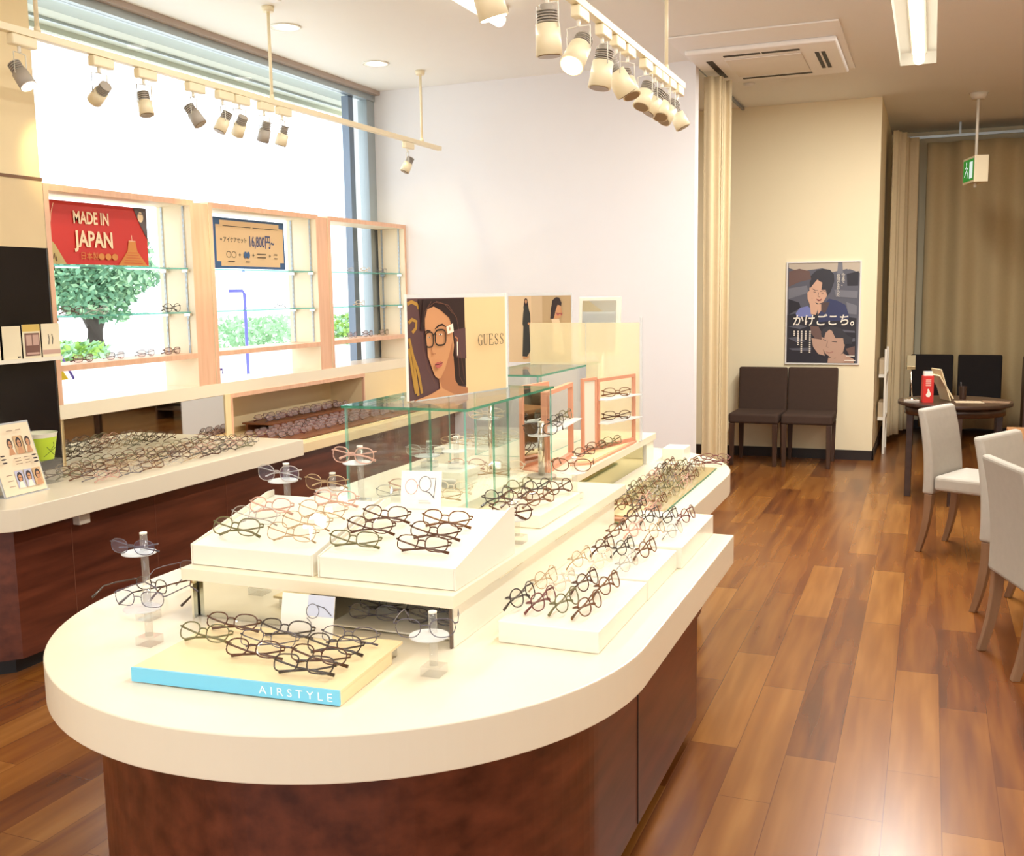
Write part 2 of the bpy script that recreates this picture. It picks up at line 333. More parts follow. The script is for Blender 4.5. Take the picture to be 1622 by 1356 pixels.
mb = MB(); mb.cyl((-12, 16.3, -0.2), (-12, 16.3, -0.1), 0.2, 0.16); mb.build('foot_weight', mat('blue_pole_paint', (96, 96, 200), 0.5), t)

# ------------------------------------------------------------------ display shelf units in the window
def shelf_unit(y0, y1, label, gap):
    t = thing('window_shelf_unit', label, 'shelf', (-3.97, y0, 1.0), 0, 'wooden shelf units in the window')
    F, B = -3.85, -4.085
    onebox('top_board', [PEACH, CREAMW], B, F, y0, y1, 2.012, 2.042, t, em=((3,), 1))
    onebox('lower_board', [PEACH, CREAMW], B, F, y0+0.03, y1-0.03, 1.16, 1.188, t, em=((3, 0, 1), 1))
    onebox('side_board', [PEACH, CREAMW], B, F, y0, y0+0.03, 1.0, 2.012, t, em=((3,), 1))
    onebox('side_board', [PEACH, CREAMW], B, F, y1-0.03, y1, 1.0, 2.012, t, em=((3,), 1))
    if gap: onebox('cover_strip', PEACH, -3.9, F-0.006, y1, y1+gap, 1.0, 2.03, t)
    for ys, d in ((y0+0.031, 1), (y1-0.035, -1)):
        for x in (-4.05, -3.9):
            mb = MB(); mb.box(x-0.006, x+0.006, ys, ys+0.004, 1.19, 2.01, 0)
            for k in range(26): mb.box(x-0.0025, x+0.0025, ys-0.0006, ys+0.0046, 1.22+k*0.03, 1.235+k*0.03, 1)
            mb.build('shelf_standard', [ALUL, LAMPG], t)
    for z in (1.415, 1.66):
        g = onebox('glass_shelf', [GLASS, SHELFE], B+0.01, F-0.03, y0+0.036, y1-0.036, z, z+0.008, t, em=((0, 1), 1))
        for ys in (y0+0.036, y1-0.056):
            for x in (-4.05, -3.9): onebox('bracket', CHROME, x-0.008, x+0.03, ys, ys+0.02, z-0.016, z-0.0005, t)
    return t
shelf_unit(3.737, 4.80, 'peach wood framed window shelf unit behind the red poster', 0.13)
shelf_unit(4.932, 6.08, 'peach wood framed window shelf unit behind the cream price poster', 0.12)
shelf_unit(6.202, 7.342, 'peach wood framed window shelf unit without a poster, against the white wall', 0)

# posters hung in the window
RED, CRM, GOLD, DKG = ink('red', (206, 52, 46)), ink('cream', (250, 226, 190)), ink('gold', (214, 140, 70)), ink('dark_grey', (92, 84, 88))
t = thing('hanging_poster', 'red poster reading MADE IN JAPAN hung in the window', 'poster', (-4.0, 3.86, 1.68))
onebox('poster_board', CRM, -4.004, -4.0, 3.86, 4.585, 1.678, 1.988, t)
a = Art((-4.0, 3.86, 1.678), (0, 1, 0), (0, 0, 1), 0.725, 0.31, [RED, CRM, GOLD, DKG, ink('pale_leaf', (196, 176, 120)), ink('leaf_dark', (120, 92, 60))])
a.rect(0, 0, 1, 1, 0)
a.poly([(0, 0), (0.19, 0), (0.1, 0.3), (0, 0.52)], 4)
for x, y, rr in ((0.03, 0.2, 0.6), (0.045, 0.14, 0.2), (0.02, 0.4, 0.1), (0.03, 0.06, 1.2), (0.1, 0.08, 1.8), (0.08, 0.12, 1.2)): a.ell(x, y, 0.022, 0.016, 5, 10, rr)
a.poly([(0.86, 1), (1, 1), (1, 0.45), (0.93, 0.7)], 3)
a.ell(0.935, 0.84, 0.03, 0.09, 1, 16); a.line([(0.91, 0.9), (0.96, 0.9)], 0.006, 3)
a.poly([(0.68, 0), (0.98, 0), (0.88, 0.25), (0.865, 0.42), (0.795, 0.42), (0.78, 0.25)], 2); a.line([(0.83, 0.42), (0.83, 0.52)], 0.003, 1); a.line([(0.795, 0.42), (0.865, 0.42)], 0.003, 1)
for k in range(5): a.line([(0.76-k*0.012+0.02, 0.22-k*0.045), (0.90+k*0.012-0.02, 0.22-k*0.045)], 0.002, 0)
a.line([(0.10, 0.95), (0.075, 0.8), (0.06, 0.6), (0.055, 0.45)], 0.003, 1)
a.text('MADE IN', 0.265, 0.66, 0.062, 1, 0.72, bold=0.025); a.text('JAPAN', 0.275, 0.29, 0.08, 1, 0.82, bold=0.03)
a.text('日本製', 0.31, 0.09, 0.03, 2, 1.0)
for k in range(3): a.ell(0.51+k*0.065, 0.135, 0.03, 0.055, 2, 16)
a.build('printed_sheet', t)
BLUE, TAN, BLK = ink('poster_blue', (60, 100, 150)), ink('poster_tan', (238, 206, 158)), ink('ink_black', (40, 34, 34))
t = thing('hanging_poster', 'cream price poster with blue corners reading 16,800 yen', 'poster', (-4.0, 5.16, 1.68))
onebox('poster_board', BLUE, -4.004, -4.0, 5.16, 5.892, 1.676, 1.982, t)
a = Art((-4.0, 5.16, 1.676), (0, 1, 0), (0, 0, 1), 0.732, 0.306, [BLUE, TAN, BLK, ink('price_blue', (72, 84, 130))])
a.rect(0, 0, 1, 1, 0); a.poly([(0.08, 0.05), (0.92, 0.05), (0.92, 0.14), (0.98, 0.14), (0.98, 0.86), (0.92, 0.86), (0.92, 0.95), (0.08, 0.95), (0.08, 0.86), (0.025, 0.86), (0.025, 0.14), (0.08, 0.14)], 1)
a.line([(0.12, 0.84), (0.5, 0.84)], 0.004, 2); a.line([(0.53, 0.84), (0.9, 0.84)], 0.004, 2)
a.text('アイケアセット', 0.115, 0.53, 0.026, 2, 0.95, bold=0.01); a.ell(0.09, 0.57, 0.012, 0.03, 2, 4)
a.text('16,800円~', 0.46, 0.46, 0.066, 3, 0.70, bold=0.02)
for x in (0.18, 0.25): a.line([(x+0.03*math.cos(q*PI/6), 0.28+0.06*math.sin(q*PI/6)) for q in range(12)], 0.003, 2, True)
for x in (0.33, 0.52, 0.76): a.line([(x-0.015, 0.28), (x+0.015, 0.28)], 0.004, 2); a.line([(x, 0.245), (x, 0.315)], 0.004, 2)
for x in (0.405, 0.445): a.ell(x, 0.28, 0.022, 0.07, 0, 16)
for x0, x1, yy in ((0.57, 0.7, 0.31), (0.57, 0.7, 0.24), (0.82, 0.87, 0.31), (0.82, 0.87, 0.23), (0.16, 0.25, 0.14), (0.40, 0.46, 0.14)): a.line([(x0, yy), (x1, yy)], 0.005, 2)
a.build('printed_sheet', t)
# blue lettering stuck on the outside of the pane, seen from behind
STK = ink('sticker_blue', (110, 96, 214))
a = Art((-4.142, 3.9, 0.95), (0, 1, 0), (0, 0, 1), 1, 1, [STK, ink('sticker_yellow', (250, 224, 60))])
a.k = -2
a.poly([(0.11, 0.14), (0.2, 0.14), (0.125, 0.24)], 1)
a.line([(0.155, 0.27), (0.235, 0.14)], 0.016, 0)
tag(a.build('window_sticker'), 'slanted blue sticker with a yellow edge on the pane beside the black panel', 'sticker')
a = Art((-4.142, 5.0, 0.95), (0, 1, 0), (0, 0, 1), 1, 1, [STK]); a.k = -2
a.line([(0.20, 0.52), (0.33, 0.52), (0.33, 0.40), (0.20, 0.40)], 0.014, 0); a.line([(0.2, 0.255), (0.33, 0.30)], 0.016, 0)
a.line([(0.2, 0.16), (0.33, 0.2)], 0.014, 0); a.line([(0.19, 0.10), (0.36, 0.10), (0.36, 0.07)], 0.014, 0)
tag(a.build('window_sticker'), 'blue reversed lettering on the pane beside the middle upright', 'sticker')

# ------------------------------------------------------------------ counters
def arc(cx, cy, R, t0, t1, n=40): return [(cx+R*math.cos(t0+(t1-t0)*i/n), cy+R*math.sin(t0+(t1-t0)*i/n)) for i in range(n+1)]
t = thing('island_counter', 'near half of the island counter, rounded front with cream top and dark wood base', 'counter', (-1.315, 2.4, 0))
mb = MB(); mb.prism(arc(-1.315, 2.212, 0.742, 0, -PI, 64)[::-1]+[(-0.573, 3.342), (-2.057, 3.342)], 0.605, 0.70); mb.build('worktop', WHITE, t, bevel=0.003)
mb = MB(); mb.prism(arc(-1.32, 2.212, 0.63, 0, -PI, 64)[::-1]+[(-0.69, 3.33), (-1.95, 3.33)], 0.06, 0.605); mb.build('base', DKWOOD, t)
mb = MB(); mb.prism(arc(-1.32, 2.212, 0.57, 0, -PI, 48)[::-1]+[(-0.75, 3.32), (-1.89, 3.32)], 0.0, 0.06); mb.build('toe_kick', TOE, t)
onebox('panel_seam', TOE, -0.6905, -0.688, 2.565, 2.569, 0.065, 0.6, t)
t = thing('island_counter', 'farther half of the island counter, set back, rounded towards the curtain', 'counter', (-1.54, 4.3, 0))
mb = MB(); mb.prism([(-2.29, 3.36), (-0.79, 3.36)]+arc(-1.54, 4.43, 0.75, 0, PI, 64), 0.605, 0.70); mb.build('worktop', WHITE, t, bevel=0.003)
mb = MB(); mb.prism([(-2.17, 3.38), (-0.91, 3.38)]+arc(-1.54, 4.43, 0.63, 0, PI, 64), 0.06, 0.605); mb.build('base', DKWOOD, t)
mb = MB(); mb.prism([(-2.11, 3.39), (-0.97, 3.39)]+arc(-1.54, 4.43, 0.57, 0, PI, 48), 0, 0.06); mb.build('toe_kick', TOE, t)
# counter below the window
t = thing('window_counter', 'long cream topped counter with dark wood base below the window', 'counter', (-3.5, 4.5, 0))
mb = MB(); mb.prism([(-3.25, 2.92), (-3.25, 4.89), (-3.858, 4.89), (-3.858, 1.8), (-3.75, 1.8), (-3.75, 2.42)], 0.61, 0.70); mb.build('worktop', WHITE, t, bevel=0.003)
mb = MB(); mb.box(-3.858, -3.39, 4.892, 7.343, 0.585, 0.64); mb.box(-3.47, -3.455, 4.892, 7.343, 0.64, 0.646); mb.build('lower_worktop', CREAM, t, bevel=0.002)
mb = MB(); mb.prism([(-3.34, 2.965), (-3.34, 4.885), (-3.858, 4.885), (-3.858, 1.9), (-3.83, 1.9), (-3.83, 2.48)], 0.07, 0.61); mb.box(-3.858, -3.46, 4.885, 7.34, 0.07, 0.585); mb.build('base', DKWOOD, t)
mb = MB(); mb.prism([(-3.40, 2.98), (-3.40, 4.885), (-3.858, 4.885), (-3.858, 2.53)], 0.0, 0.07); mb.box(-3.858, -3.52, 4.885, 7.34, 0, 0.07); mb.build('toe_kick', TOE, t)
for y in (3.26, 3.77, 4.3): onebox('panel_seam', mat('seam_brown', (120, 72, 52), 0.5), -3.341, -3.3385, y-0.0015, y+0.0015, 0.075, 0.605, t)
o = onebox('power_outlet', mat('outlet_white', (214, 206, 190), 0.4), -3.339, -3.30, 3.27, 3.33, 0.555, 0.608, bevel=0.003); tag(o, 'small white outlet box under the edge of the window counter', 'outlet')
o = onebox('wall_mirror', [MIRROR, CREAM], -3.858, -3.852, 3.76, 4.985, 0.703, 0.928, em=((3,), 1)); tag(o, 'long low mirror behind the eyewear on the window counter', 'mirror')
onebox_ = onebox('mirror_end_post', CREAM, -3.858, -3.846, 4.987, 5.04, 0.645, 0.93); onebox_['kind'] = 'structure'; onebox_.name = 'trim_3'
# niche frame
mb = MB(); mb.box(-3.86, -3.843, 5.04, 6.62, 0.905, 0.93); mb.box(-3.86, -3.843, 6.6, 6.615, 0.645, 0.905); mb.box(-3.86, -3.843, 5.04, 5.055, 0.645, 0.905); struct('trim_4', mb, PEACH)
mb = MB(); mb.box(-3.858, -3.85, 6.62, 7.34, 0.645, 0.929); struct('trim_5', mb, CREAM)
# black gloss panel with card ledge
t = thing('card_display', 'black glossy display panel with a white card ledge at the end of the counter', 'panel', (-3.85, 2.6, 0.7))
onebox('panel_board', [BLACKG, CREAM], -3.8595, -3.848, 1.9, 3.73, 0.703, 1.742, t)
mb = MB(); mb.box(-3.848, -3.785, 1.9, 3.72, 1.222, 1.232); mb.box(-3.789, -3.785, 1.9, 3.72, 1.232, 1.24); mb.build('card_ledge', ACWHITE, t)
onebox('edge_strip', CHROME, -3.8595, -3.845, 3.73, 3.735, 0.703, 1.742, t)
def small_card(y0, y1, h, kind, label):
    t = thing('price_card', label, 'card', (-3.80, y0, 1.233), 0, 'cards on the black panel ledge')
    onebox('card_sheet', ink('card_cream', (244, 234, 206)), -3.805, -3.802, y0, y1, 1.2325, 1.2325+h, t)
    a = Art((-3.802, y0, 1.2325), (0, 1, 0), (0, 0, 1), y1-y0, h, [ink('card_cream', (244, 234, 206)), ink('card_yellow', (226, 196, 110)), ink('card_brown', (128, 92, 84)), ink('card_pale', (206, 172, 160)), BLK])
    if kind == 0: a.rect(0, 0.8, 1, 1, 1); a.rect(0.1, 0.1, 0.95, 0.75, 2); a.rect(0.18, 0.4, 0.5, 0.7, 3); a.rect(0.55, 0.4, 0.88, 0.7, 3); a.rect(0.18, 0.14, 0.88, 0.2, 3)
    elif kind == 1:
        a.rect(0, 0.12, 1, 0.25, 3)
        for x in (0.35, 0.55): a.line([(x, 0.7), (x+0.05, 0.55), (x, 0.4)], 0.004, 4)
    else: a.rect(0.75, 0.08, 0.85, 0.12, 4); a.rect(0.88, 0.08, 0.92, 0.12, 4)
    a.build('card_print', t)
small_card(3.62, 3.725, 0.16, 1, 'pale green card with a sketch, nearest the window on the black ledge')
small_card(3.51, 3.61, 0.16, 0, 'yellow-headed card with framed brown picture on the black ledge')
small_card(3.40, 3.50, 0.155, 2, 'blank white card third from the window on the black ledge')
small_card(3.27, 3.385, 0.16, 0, 'brown picture card leaning fourth from the window on the black ledge')

# ------------------------------------------------------------------ risers and trays
t = thing('display_riser', 'low cream riser on the near half of the island with glass front legs', 'riser', (-1.345, 2.7, 0.7))
onebox('riser_top', WHITE, -1.72, -0.967, 2.02, 3.44, 0.80, 0.83, t, 0.0015)
onebox('side_panel', ACWHITE, -0.985, -0.979, 2.045, 3.335, 0.701, 0.80, t)
onebox('edge_leg', [mat('leg_edge', (96, 78, 66), 0.4)], -0.986, -0.981, 2.037, 2.044, 0.701, 0.80, t)
onebox('side_panel', [MIRROR], -1.70, -1.694, 2.03, 3.335, 0.701, 0.80, t)
onebox('front_mirror', MIRROR, -1.69, -1.36, 2.05, 2.054, 0.701, 0.80, t)
onebox('back_panel', ACWHITE, -1.69, -0.99, 2.46, 2.466, 0.701, 0.80, t)
onebox('inner_shelf', ACWHITE, -1.33, -0.99, 2.08, 2.45, 0.706, 0.710, t)
onebox('inner_leg', ACWHITE, -1.33, -1.32, 2.10, 2.45, 0.701, 0.706, t)
for y in (2.3, 2.72, 3.1): onebox('gap_glint', CHROME, -0.978, -0.972, y, y+0.16, 0.795, 0.7995, t)  # bright strips standing in for light reflected in the gap under the slab
t = thing('display_riser', 'low cream riser on the farther half of the island with mirrored side', 'riser', (-1.47, 4.1, 0.7))
onebox('riser_top', WHITE, -1.75, -1.19, 3.5, 4.76, 0.80, 0.83, t, 0.0015)
onebox('side_panel', OLIVEM, -1.215, -1.209, 3.52, 4.6, 0.701, 0.80, t)
onebox('end_block', ACWHITE, -1.26, -1.2, 4.62, 4.75, 0.701, 0.80, t)
onebox('side_panel', ACWHITE, -1.73, -1.724, 3.52, 4.74, 0.701, 0.80, t)
def wedge_tray(x0, x1, label):
    t = thing('eyewear_tray', label, 'tray', ((x0+x1)/2, 2.24, 0.831), 0, 'sloping white trays on the riser')
    y0, y1, za, zb = 2.058, 2.42, 0.882, 0.942
    mb = MB(); mb.add([(x0, y0, 0.831), (x1, y0, 0.831), (x1, y1, 0.831), (x0, y1, 0.831), (x0, y0, za), (x1, y0, za), (x1, y1, zb), (x0, y1, zb)], [(3,2,1,0),(4,5,6,7),(0,1,5,4),(1,2,6,5),(2,3,7,6),(3,0,4,7)])
    mb.build('tray_body', ACWHITE, t, bevel=0.002)
    for x in (x0-0.0045, x1+0.0005):
        mb = MB(); p = [(y0, 0.831), (y1, 0.831), (y1, zb+0.014), (y1-0.03, zb+0.014), (y0, za+0.001)]
        mb.add([(x, a_, b_) for a_, b_ in p]+[(x+0.004, a_, b_) for a_, b_ in p], [[0,1,2,3,4],[9,8,7,6,5]]+[[i, i+5, (i+1) % 5+5, (i+1) % 5] for i in range(5)])
        mb.build('side_wall', ACWHITE, t)
wedge_tray(-1.712, -1.36, 'sloping white tray of pale metal frames, at the window end of the riser')
wedge_tray(-1.338, -0.982, 'sloping white tray of dark frames, at the aisle end of the riser')
def slab(name, x0, x1, y0, y1, z0, z1, label, cat, m=ACWHITE, group=None, bev=0.003):
    t = thing(name, label, cat, ((x0+x1)/2, (y0+y1)/2, z0), 0, group)
    onebox('box_body', m, x0, x1, y0, y1, z0, z1, t, bev); return t
BG = 'white boxes along the aisle edge'
slab('display_box', -0.90, -0.657, 2.115, 2.535, 0.7005, 0.752, 'white display box nearest the viewer on the aisle edge, eight round frames on top', 'box', group=BG)
slab('display_box', -0.895, -0.655, 2.54, 2.868, 0.7005, 0.757, 'white display box in the middle of the aisle edge, six frames on top', 'box', group=BG)
slab('display_box', -0.89, -0.64, 2.872, 3.335, 0.7005, 0.765, 'white display box at the square corner of the near island, eight frames on top', 'box', group=BG)
slab('display_box', -1.715, -1.36, 2.50, 2.68, 0.8305, 0.885, 'white block behind the sloping tray carrying acrylic stands', 'box')
slab('display_box', -1.60, -1.29, 2.72, 3.32, 0.8305, 0.87, 'white block of pale frames inside the near glass case', 'box')
slab('display_box', -1.19, -1.01, 2.70, 3.06, 0.8305, 0.87, 'white block of dark round frames beside the near glass case', 'box')
slab('display_box', -2.10, -1.80, 4.22, 4.60, 0.7005, 0.80, 'white block heaped with pale frames behind the near glass case', 'box')
slab('display_box', -1.16, -1.055, 4.76, 4.90, 0.7005, 0.757, 'small white box alone near the rounded far end of the island', 'box')
t = thing('display_bench', 'small white bench with acrylic stands inside the near glass case', 'bench', (-1.5, 3.0, 0.87))
onebox('bench_top', ACWHITE, -1.59, -1.39, 2.98, 3.14, 0.905, 0.925, t); onebox('bench_leg', ACWHITE, -1.585, -1.57, 2.99, 3.13, 0.871, 0.905, t); onebox('bench_leg', ACWHITE, -1.41, -1.395, 2.99, 3.13, 0.871, 0.905, t)
# AIRSTYLE board
t = thing('sign_board', 'flat tray with a light blue front strip reading AIRSTYLE', 'tray', (-1.3, 1.8, 0.7), 0.07)
T0 = base_matrix(t)
mb = MB(); mb.box(-0.243, 0.243, -0.15, 0.15, 0.026, 0.033); mb.build('tray_sheet', CREAM, t, world=False, bevel=0.001)
mb = MB(); mb.box(-0.243, 0.243, -0.156, -0.150, 0.003, 0.033); mb.build('front_strip', ink('strip_blue', (120, 204, 238), 0.35), t, world=False)
mb = MB(); mb.box(0.237, 0.243, -0.15, 0.09, 0.001, 0.026); mb.build('side_strip', CREAM, t, world=False)
for x in (-0.23, 0.23): mb = MB(); mb.box(x-0.004, x+0.004, 0.13, 0.138, 0.001, 0.026); mb.build('leg', ACRYL, t, world=False)
a = Art((-0.243, -0.156, 0.003), (1, 0, 0), (0, 0, 1), 0.486, 0.030, [ink('strip_white', (236, 248, 252))]); a.text('A I R S T Y L E', 0.97, 0.22, 0.0175, 0, 1.12, 'RIGHT'); a.mb.build('lettering', a.mats, t, world=False)

# glass-topped cases
def glass_case(x0, x1, y0, y1, z0, zt, label, inner):
    t = thing('glass_case', label, 'display case', ((x0+x1)/2, (y0+y1)/2, z0))
    onebox('glass_top', [GLASS, GEDGE], x0-0.008, x1+0.008, y0-0.008, y1+0.008, zt-0.008, zt, t, em=((0, 1), 1))
    g = 0.006
    onebox('glass_side', [GLASS, SHELFE], x0, x0+g, y0, y1, z0, zt-0.009, t, em=((3, 5), 1))
    onebox('glass_side', [GLASS, SHELFE], x1-g, x1, y0, y1, z0, zt-0.009, t, em=((3, 5), 1))
    onebox('glass_front', [GLASS, SHELFE], x0+g+0.001, x1-g-0.001, y0, y0+g, z0, zt-0.009, t, em=((2, 4), 1))
    for (a0, a1, b0, b1) in inner: onebox('glass_divider', [GLASS, GEDGE], a0, a1, b0, b1, z0+0.1, zt-0.009, t, em=((3, 5) if a1-a0 < b1-b0 else (2, 4), 1))
    return t
glass_case(-1.64, -1.235, 2.695, 3.425, 0.8305, 1.17, 'glass-topped case on the near riser holding stands and pale frames', [])
glass_case(-1.745, -1.457, 3.89, 4.69, 0.8305, 1.17, 'glass-topped case on the farther riser carrying the two-model poster', [])
t = thing('glass_support', 'thick green-edged glass upright inside the near case, towards the window', 'glass panel', (-1.47, 2.9, 0.87))
onebox('pane', [GLASS, GEDGE], -1.468, -1.46, 2.78, 2.92, 0.871, 1.155, t, em=((3, 5), 1))
t = thing('glass_support', 'thick green-edged glass upright inside the near case, towards the aisle', 'glass panel', (-1.25, 2.95, 0.8305))
onebox('pane', [GLASS, GEDGE], -1.262, -1.254, 2.95, 3.07, 0.8315, 1.155, t, em=((3, 5), 1))

# ------------------------------------------------------------------ posters, acrylic sheets and rose display boards on the island
SK, SKD, HAIR, BGD, GLD, LIP, OFFW, TNB = ink('skin', (206, 150, 108)), ink('skin_shadow', (176, 118, 84)), ink('hair', (44, 27, 29)), ink('dark_bg', (92, 64, 68)), ink('gold_bg', (178, 136, 62)), ink('lips', (178, 92, 88)), ink('off_white', (244, 236, 222)), ink('sand', (234, 206, 160))
t = thing('framed_poster', 'poster of a face in chunky glasses beside the word GUESS, on the near glass case', 'poster', (-1.486, 2.823, 1.1728), math.atan2(0.972, 0.236))
Wp, Hp = 0.513, 0.315
mb = MB(); mb.box(-0.004, Wp+0.004, -0.0, 0.003, 0, Hp+0.012); mb.build('backing_sheet', ACRYE, t, world=False)
for xe in ((Wp-0.001, Wp+0.007), (-0.006, -0.001)): mb = MB(); mb.box(*xe, -0.003, 0.004, 0, Hp+0.013); mb.build('edge_strip', mat('white_edge', (248, 248, 246), 0.3), t, world=False)
a = Art((0, 0, 0), (1, 0, 0), (0, 0, 1), Wp, Hp, [TNB, BGD, HAIR, SK, SKD, GLD, LIP, BLK, OFFW, ink('lens_grey', (150, 120, 112)), ink('letter_brown', (76, 60, 52)), ink('hair_light', (112, 74, 60))])
def q(x, y): return ((x-18)/912.0, 1-(y-110)/930.0)
def qp(pts): return [q(*p) for p in pts]
a.rect(0, 0, 1, 1, 0); a.rect(0, 0, 0.557, 1, 1)
for pts in ([(25,160),(60,140),(105,165),(120,205)], [(30,330),(60,300),(95,320),(90,380),(60,420)], [(30,470),(60,640),(75,800),(95,1000)], [(60,640),(95,760),(110,860),(125,985)], [(25,560),(50,780),(75,980)], [(470,130),(500,200),(512,330),(515,420)]):
    a.line(qp(pts), 0.011, 5)
a.poly(qp([(110,120),(520,120),(522,960),(430,960),(400,700),(130,330)]), 2)
a.poly(qp([(415,420),(525,400),(528,700),(430,680)]), 1)
a.poly(qp([(270,840),(280,960),(200,1000),(55,1050),(55,1040),(535,1040),(535,985),(450,955),(420,900),(408,660),(340,790)]), 4)
a.poly(qp([(275,880),(300,960),(420,1040),(60,1040),(200,1005),(282,962)]), 3)
a.poly(qp([(162,300),(160,360),(166,470),(176,560),(178,640),(195,700),(214,768),(236,836),(262,862),(300,860),(352,800),(398,700),(414,560),(402,400),(376,300),(300,225),(240,188),(185,212)]), 3)
a.poly(qp([(398,700),(352,800),(300,860),(285,862),(330,770),(370,640),(398,520)]), 4)
a.poly(qp([(150,120),(240,185),(180,215),(160,300),(150,400),(120,400)]), 2); a.poly(qp([(240,183),(300,222),(376,300),(402,400),(440,300),(380,160),(240,150)]), 2)
a.line(qp([(244,396),(275,368),(310,358),(345,384)]), [0.003, 0.006, 0.006, 0.002], 2); a.line(qp([(155,420),(175,408),(205,412)]), [0.002, 0.005, 0.003], 2)
a.ell(*q(190, 470), 0.012, 0.007, 8, 14); a.ell(*q(190, 470), 0.006, 0.007, 2, 12); a.ell(*q(288, 450), 0.017, 0.008, 8, 14); a.ell(*q(286, 450), 0.007, 0.008, 2, 12)
a.line(qp([(222,520),(205,585),(214,622),(240,628)]), 0.003, 4); a.line(qp([(204,622),(222,634)]), 0.004, 4)
sq = lambda v: math.copysign(abs(v)**0.62, v)
a.line([(q(188,492)[0]+0.036*sq(math.cos(k*PI/14)), q(188,492)[1]+0.074*sq(math.sin(k*PI/14))) for k in range(28)], 0.0046, 7, True)
a.line([(q(284,478)[0]+0.052*sq(math.cos(k*PI/14)), q(284,478)[1]+0.078*sq(math.sin(k*PI/14))) for k in range(28)], 0.0052, 7, True)
for pts in ([(150,300),(175,200),(240,150),(330,170),(400,260)], [(140,360),(150,240),(210,140)], [(250,140),(360,180),(430,300),(450,430)], [(420,560),(440,700),(445,860),(480,940)], [(445,560),(470,720),(490,900)], [(120,430),(125,560),(160,760),(220,900)]): a.line(qp(pts), 0.0018, 11)
a.line(qp([(212,455),(228,440),(242,452)]), 0.005, 7)
a.poly(qp([(332,380),(392,352),(398,432),(340,452)]), 8); a.ell(*q(362, 402), 0.006, 0.02, 4, 10)
a.line(qp([(408,480),(430,500),(428,540)]), 0.006, 4); a.line(qp([(426,530),(426,662)]), 0.005, 8)
a.poly(qp([(218,722),(242,704),(256,708),(270,700),(290,712),(280,745),(255,762),(230,756)]), 6); a.line(qp([(220,728),(250,728),(288,714)]), 0.0015, 2)
def serif(ch, x0, y0, w_, h_):
    X = lambda p: [((x0+px*w_)/Wp, (y0+py*h_)/Hp) for px, py in p]
    th, tn = 0.0042, 0.0018
    if ch == 'G':
        a.line(X([(0.92,0.78),(0.8,0.95),(0.52,1.0),(0.22,0.86),(0.08,0.5),(0.22,0.14),(0.52,0.0),(0.85,0.1)]), [tn,tn,tn,th*0.8,th,th*0.8,tn,tn], 10)
        a.line(X([(0.85,0.05),(0.85,0.42)]), th, 10); a.line(X([(0.6,0.42),(1.0,0.42)]), tn, 10); a.line(X([(0.93,1.0),(0.93,0.72)]), tn, 10)
    if ch == 'U':
        a.line(X([(0.18,1.0),(0.18,0.3),(0.32,0.05),(0.55,0.0),(0.75,0.08),(0.84,0.3),(0.84,1.0)]), [th,th,th,tn,tn,tn,tn], 10)
        a.line(X([(0,1.0),(0.38,1.0)]), tn, 10); a.line(X([(0.68,1.0),(1.0,1.0)]), tn, 10)
    if ch == 'E':
        a.line(X([(0.22,0),(0.22,1.0)]), th, 10)
        for yy, xe in ((1.0, 0.9), (0.52, 0.7), (0.0, 0.95)): a.line(X([(0.02 if yy != 0.52 else 0.22, yy), (xe, yy)]), tn, 10)
        a.line(X([(0.9,1.0),(0.9,0.8)]), tn, 10); a.line(X([(0.95,0.0),(0.95,0.22)]), tn, 10); a.line(X([(0.7,0.62),(0.7,0.42)]), tn, 10)
    if ch == 'S':
        a.line(X([(0.82,0.78),(0.7,0.95),(0.45,1.0),(0.2,0.9),(0.15,0.72),(0.35,0.56),(0.68,0.42),(0.86,0.25),(0.75,0.07),(0.45,0.0),(0.2,0.07),(0.1,0.25)]), [tn,tn,tn,th*0.7,th,th,th,th,th*0.7,tn,tn,tn], 10)
        a.line(X([(0.84,1.0),(0.84,0.74)]), tn, 10); a.line(X([(0.1,0.0),(0.1,0.26)]), tn, 10)
for i, ch in enumerate('GUESS'): serif(ch, 0.338+i*0.0285, 0.155, 0.0235, 0.036)
a.mb.build('printed_sheet', a.mats, t, world=False)
t = thing('framed_poster', 'beige poster of a standing woman in black and a dark-haired model in glasses', 'poster', (-1.7, 4.56, 1.1728))
onebox('backing_sheet', ACRYE, -1.858, -1.538, 4.56, 4.563, 1.1728, 1.497, t)
a = Art((-1.855, 4.56, 1.1728), (1, 0, 0), (0, 0, 1), 0.312, 0.312, [ink('sand_a', (222, 194, 158)), ink('sand_b', (208, 182, 148)), HAIR, SK, ink('dress_black', (44, 44, 44)), ink('pale_robe', (232, 208, 176)), OFFW, ink('sand_c', (190, 162, 124)), LIP])
def q2(x, y): return ((x-945)/555.0, 1-(y-88)/745.0)
def qq(p): return [q2(*v) for v in p]
a.rect(0, 0, 1, 1, 0); a.poly(qq([(1150,88),(1248,88),(1248,833),(1150,833)]), 1); a.poly(qq([(1248,88),(1500,88),(1500,833),(1248,833)]), 7)
a.poly(qq([(1090,125),(1103,112),(1116,125),(1128,230),(1118,300),(1095,300),(1080,220)]), 2); a.ell(*q2(1104, 150), 0.016, 0.03, 3, 14)
a.poly(qq([(1088,200),(1120,195),(1140,290),(1142,380),(1130,420),(1140,700),(1108,770),(1066,765),(1078,430),(1070,400),(1078,280)]), 4)
a.ell(*q2(1128, 398), 0.02, 0.02, 3, 12); a.poly(qq([(1070,765),(1092,770),(1125,765),(1120,790),(1072,800)]), 3)
a.poly(qq([(1340,140),(1370,106),(1400,112),(1420,170),(1410,240),(1345,345),(1318,345),(1328,220)]), 2)
a.poly(qq([(1385,190),(1412,200),(1422,270),(1412,330),(1380,345),(1352,340),(1368,250)]), 3)
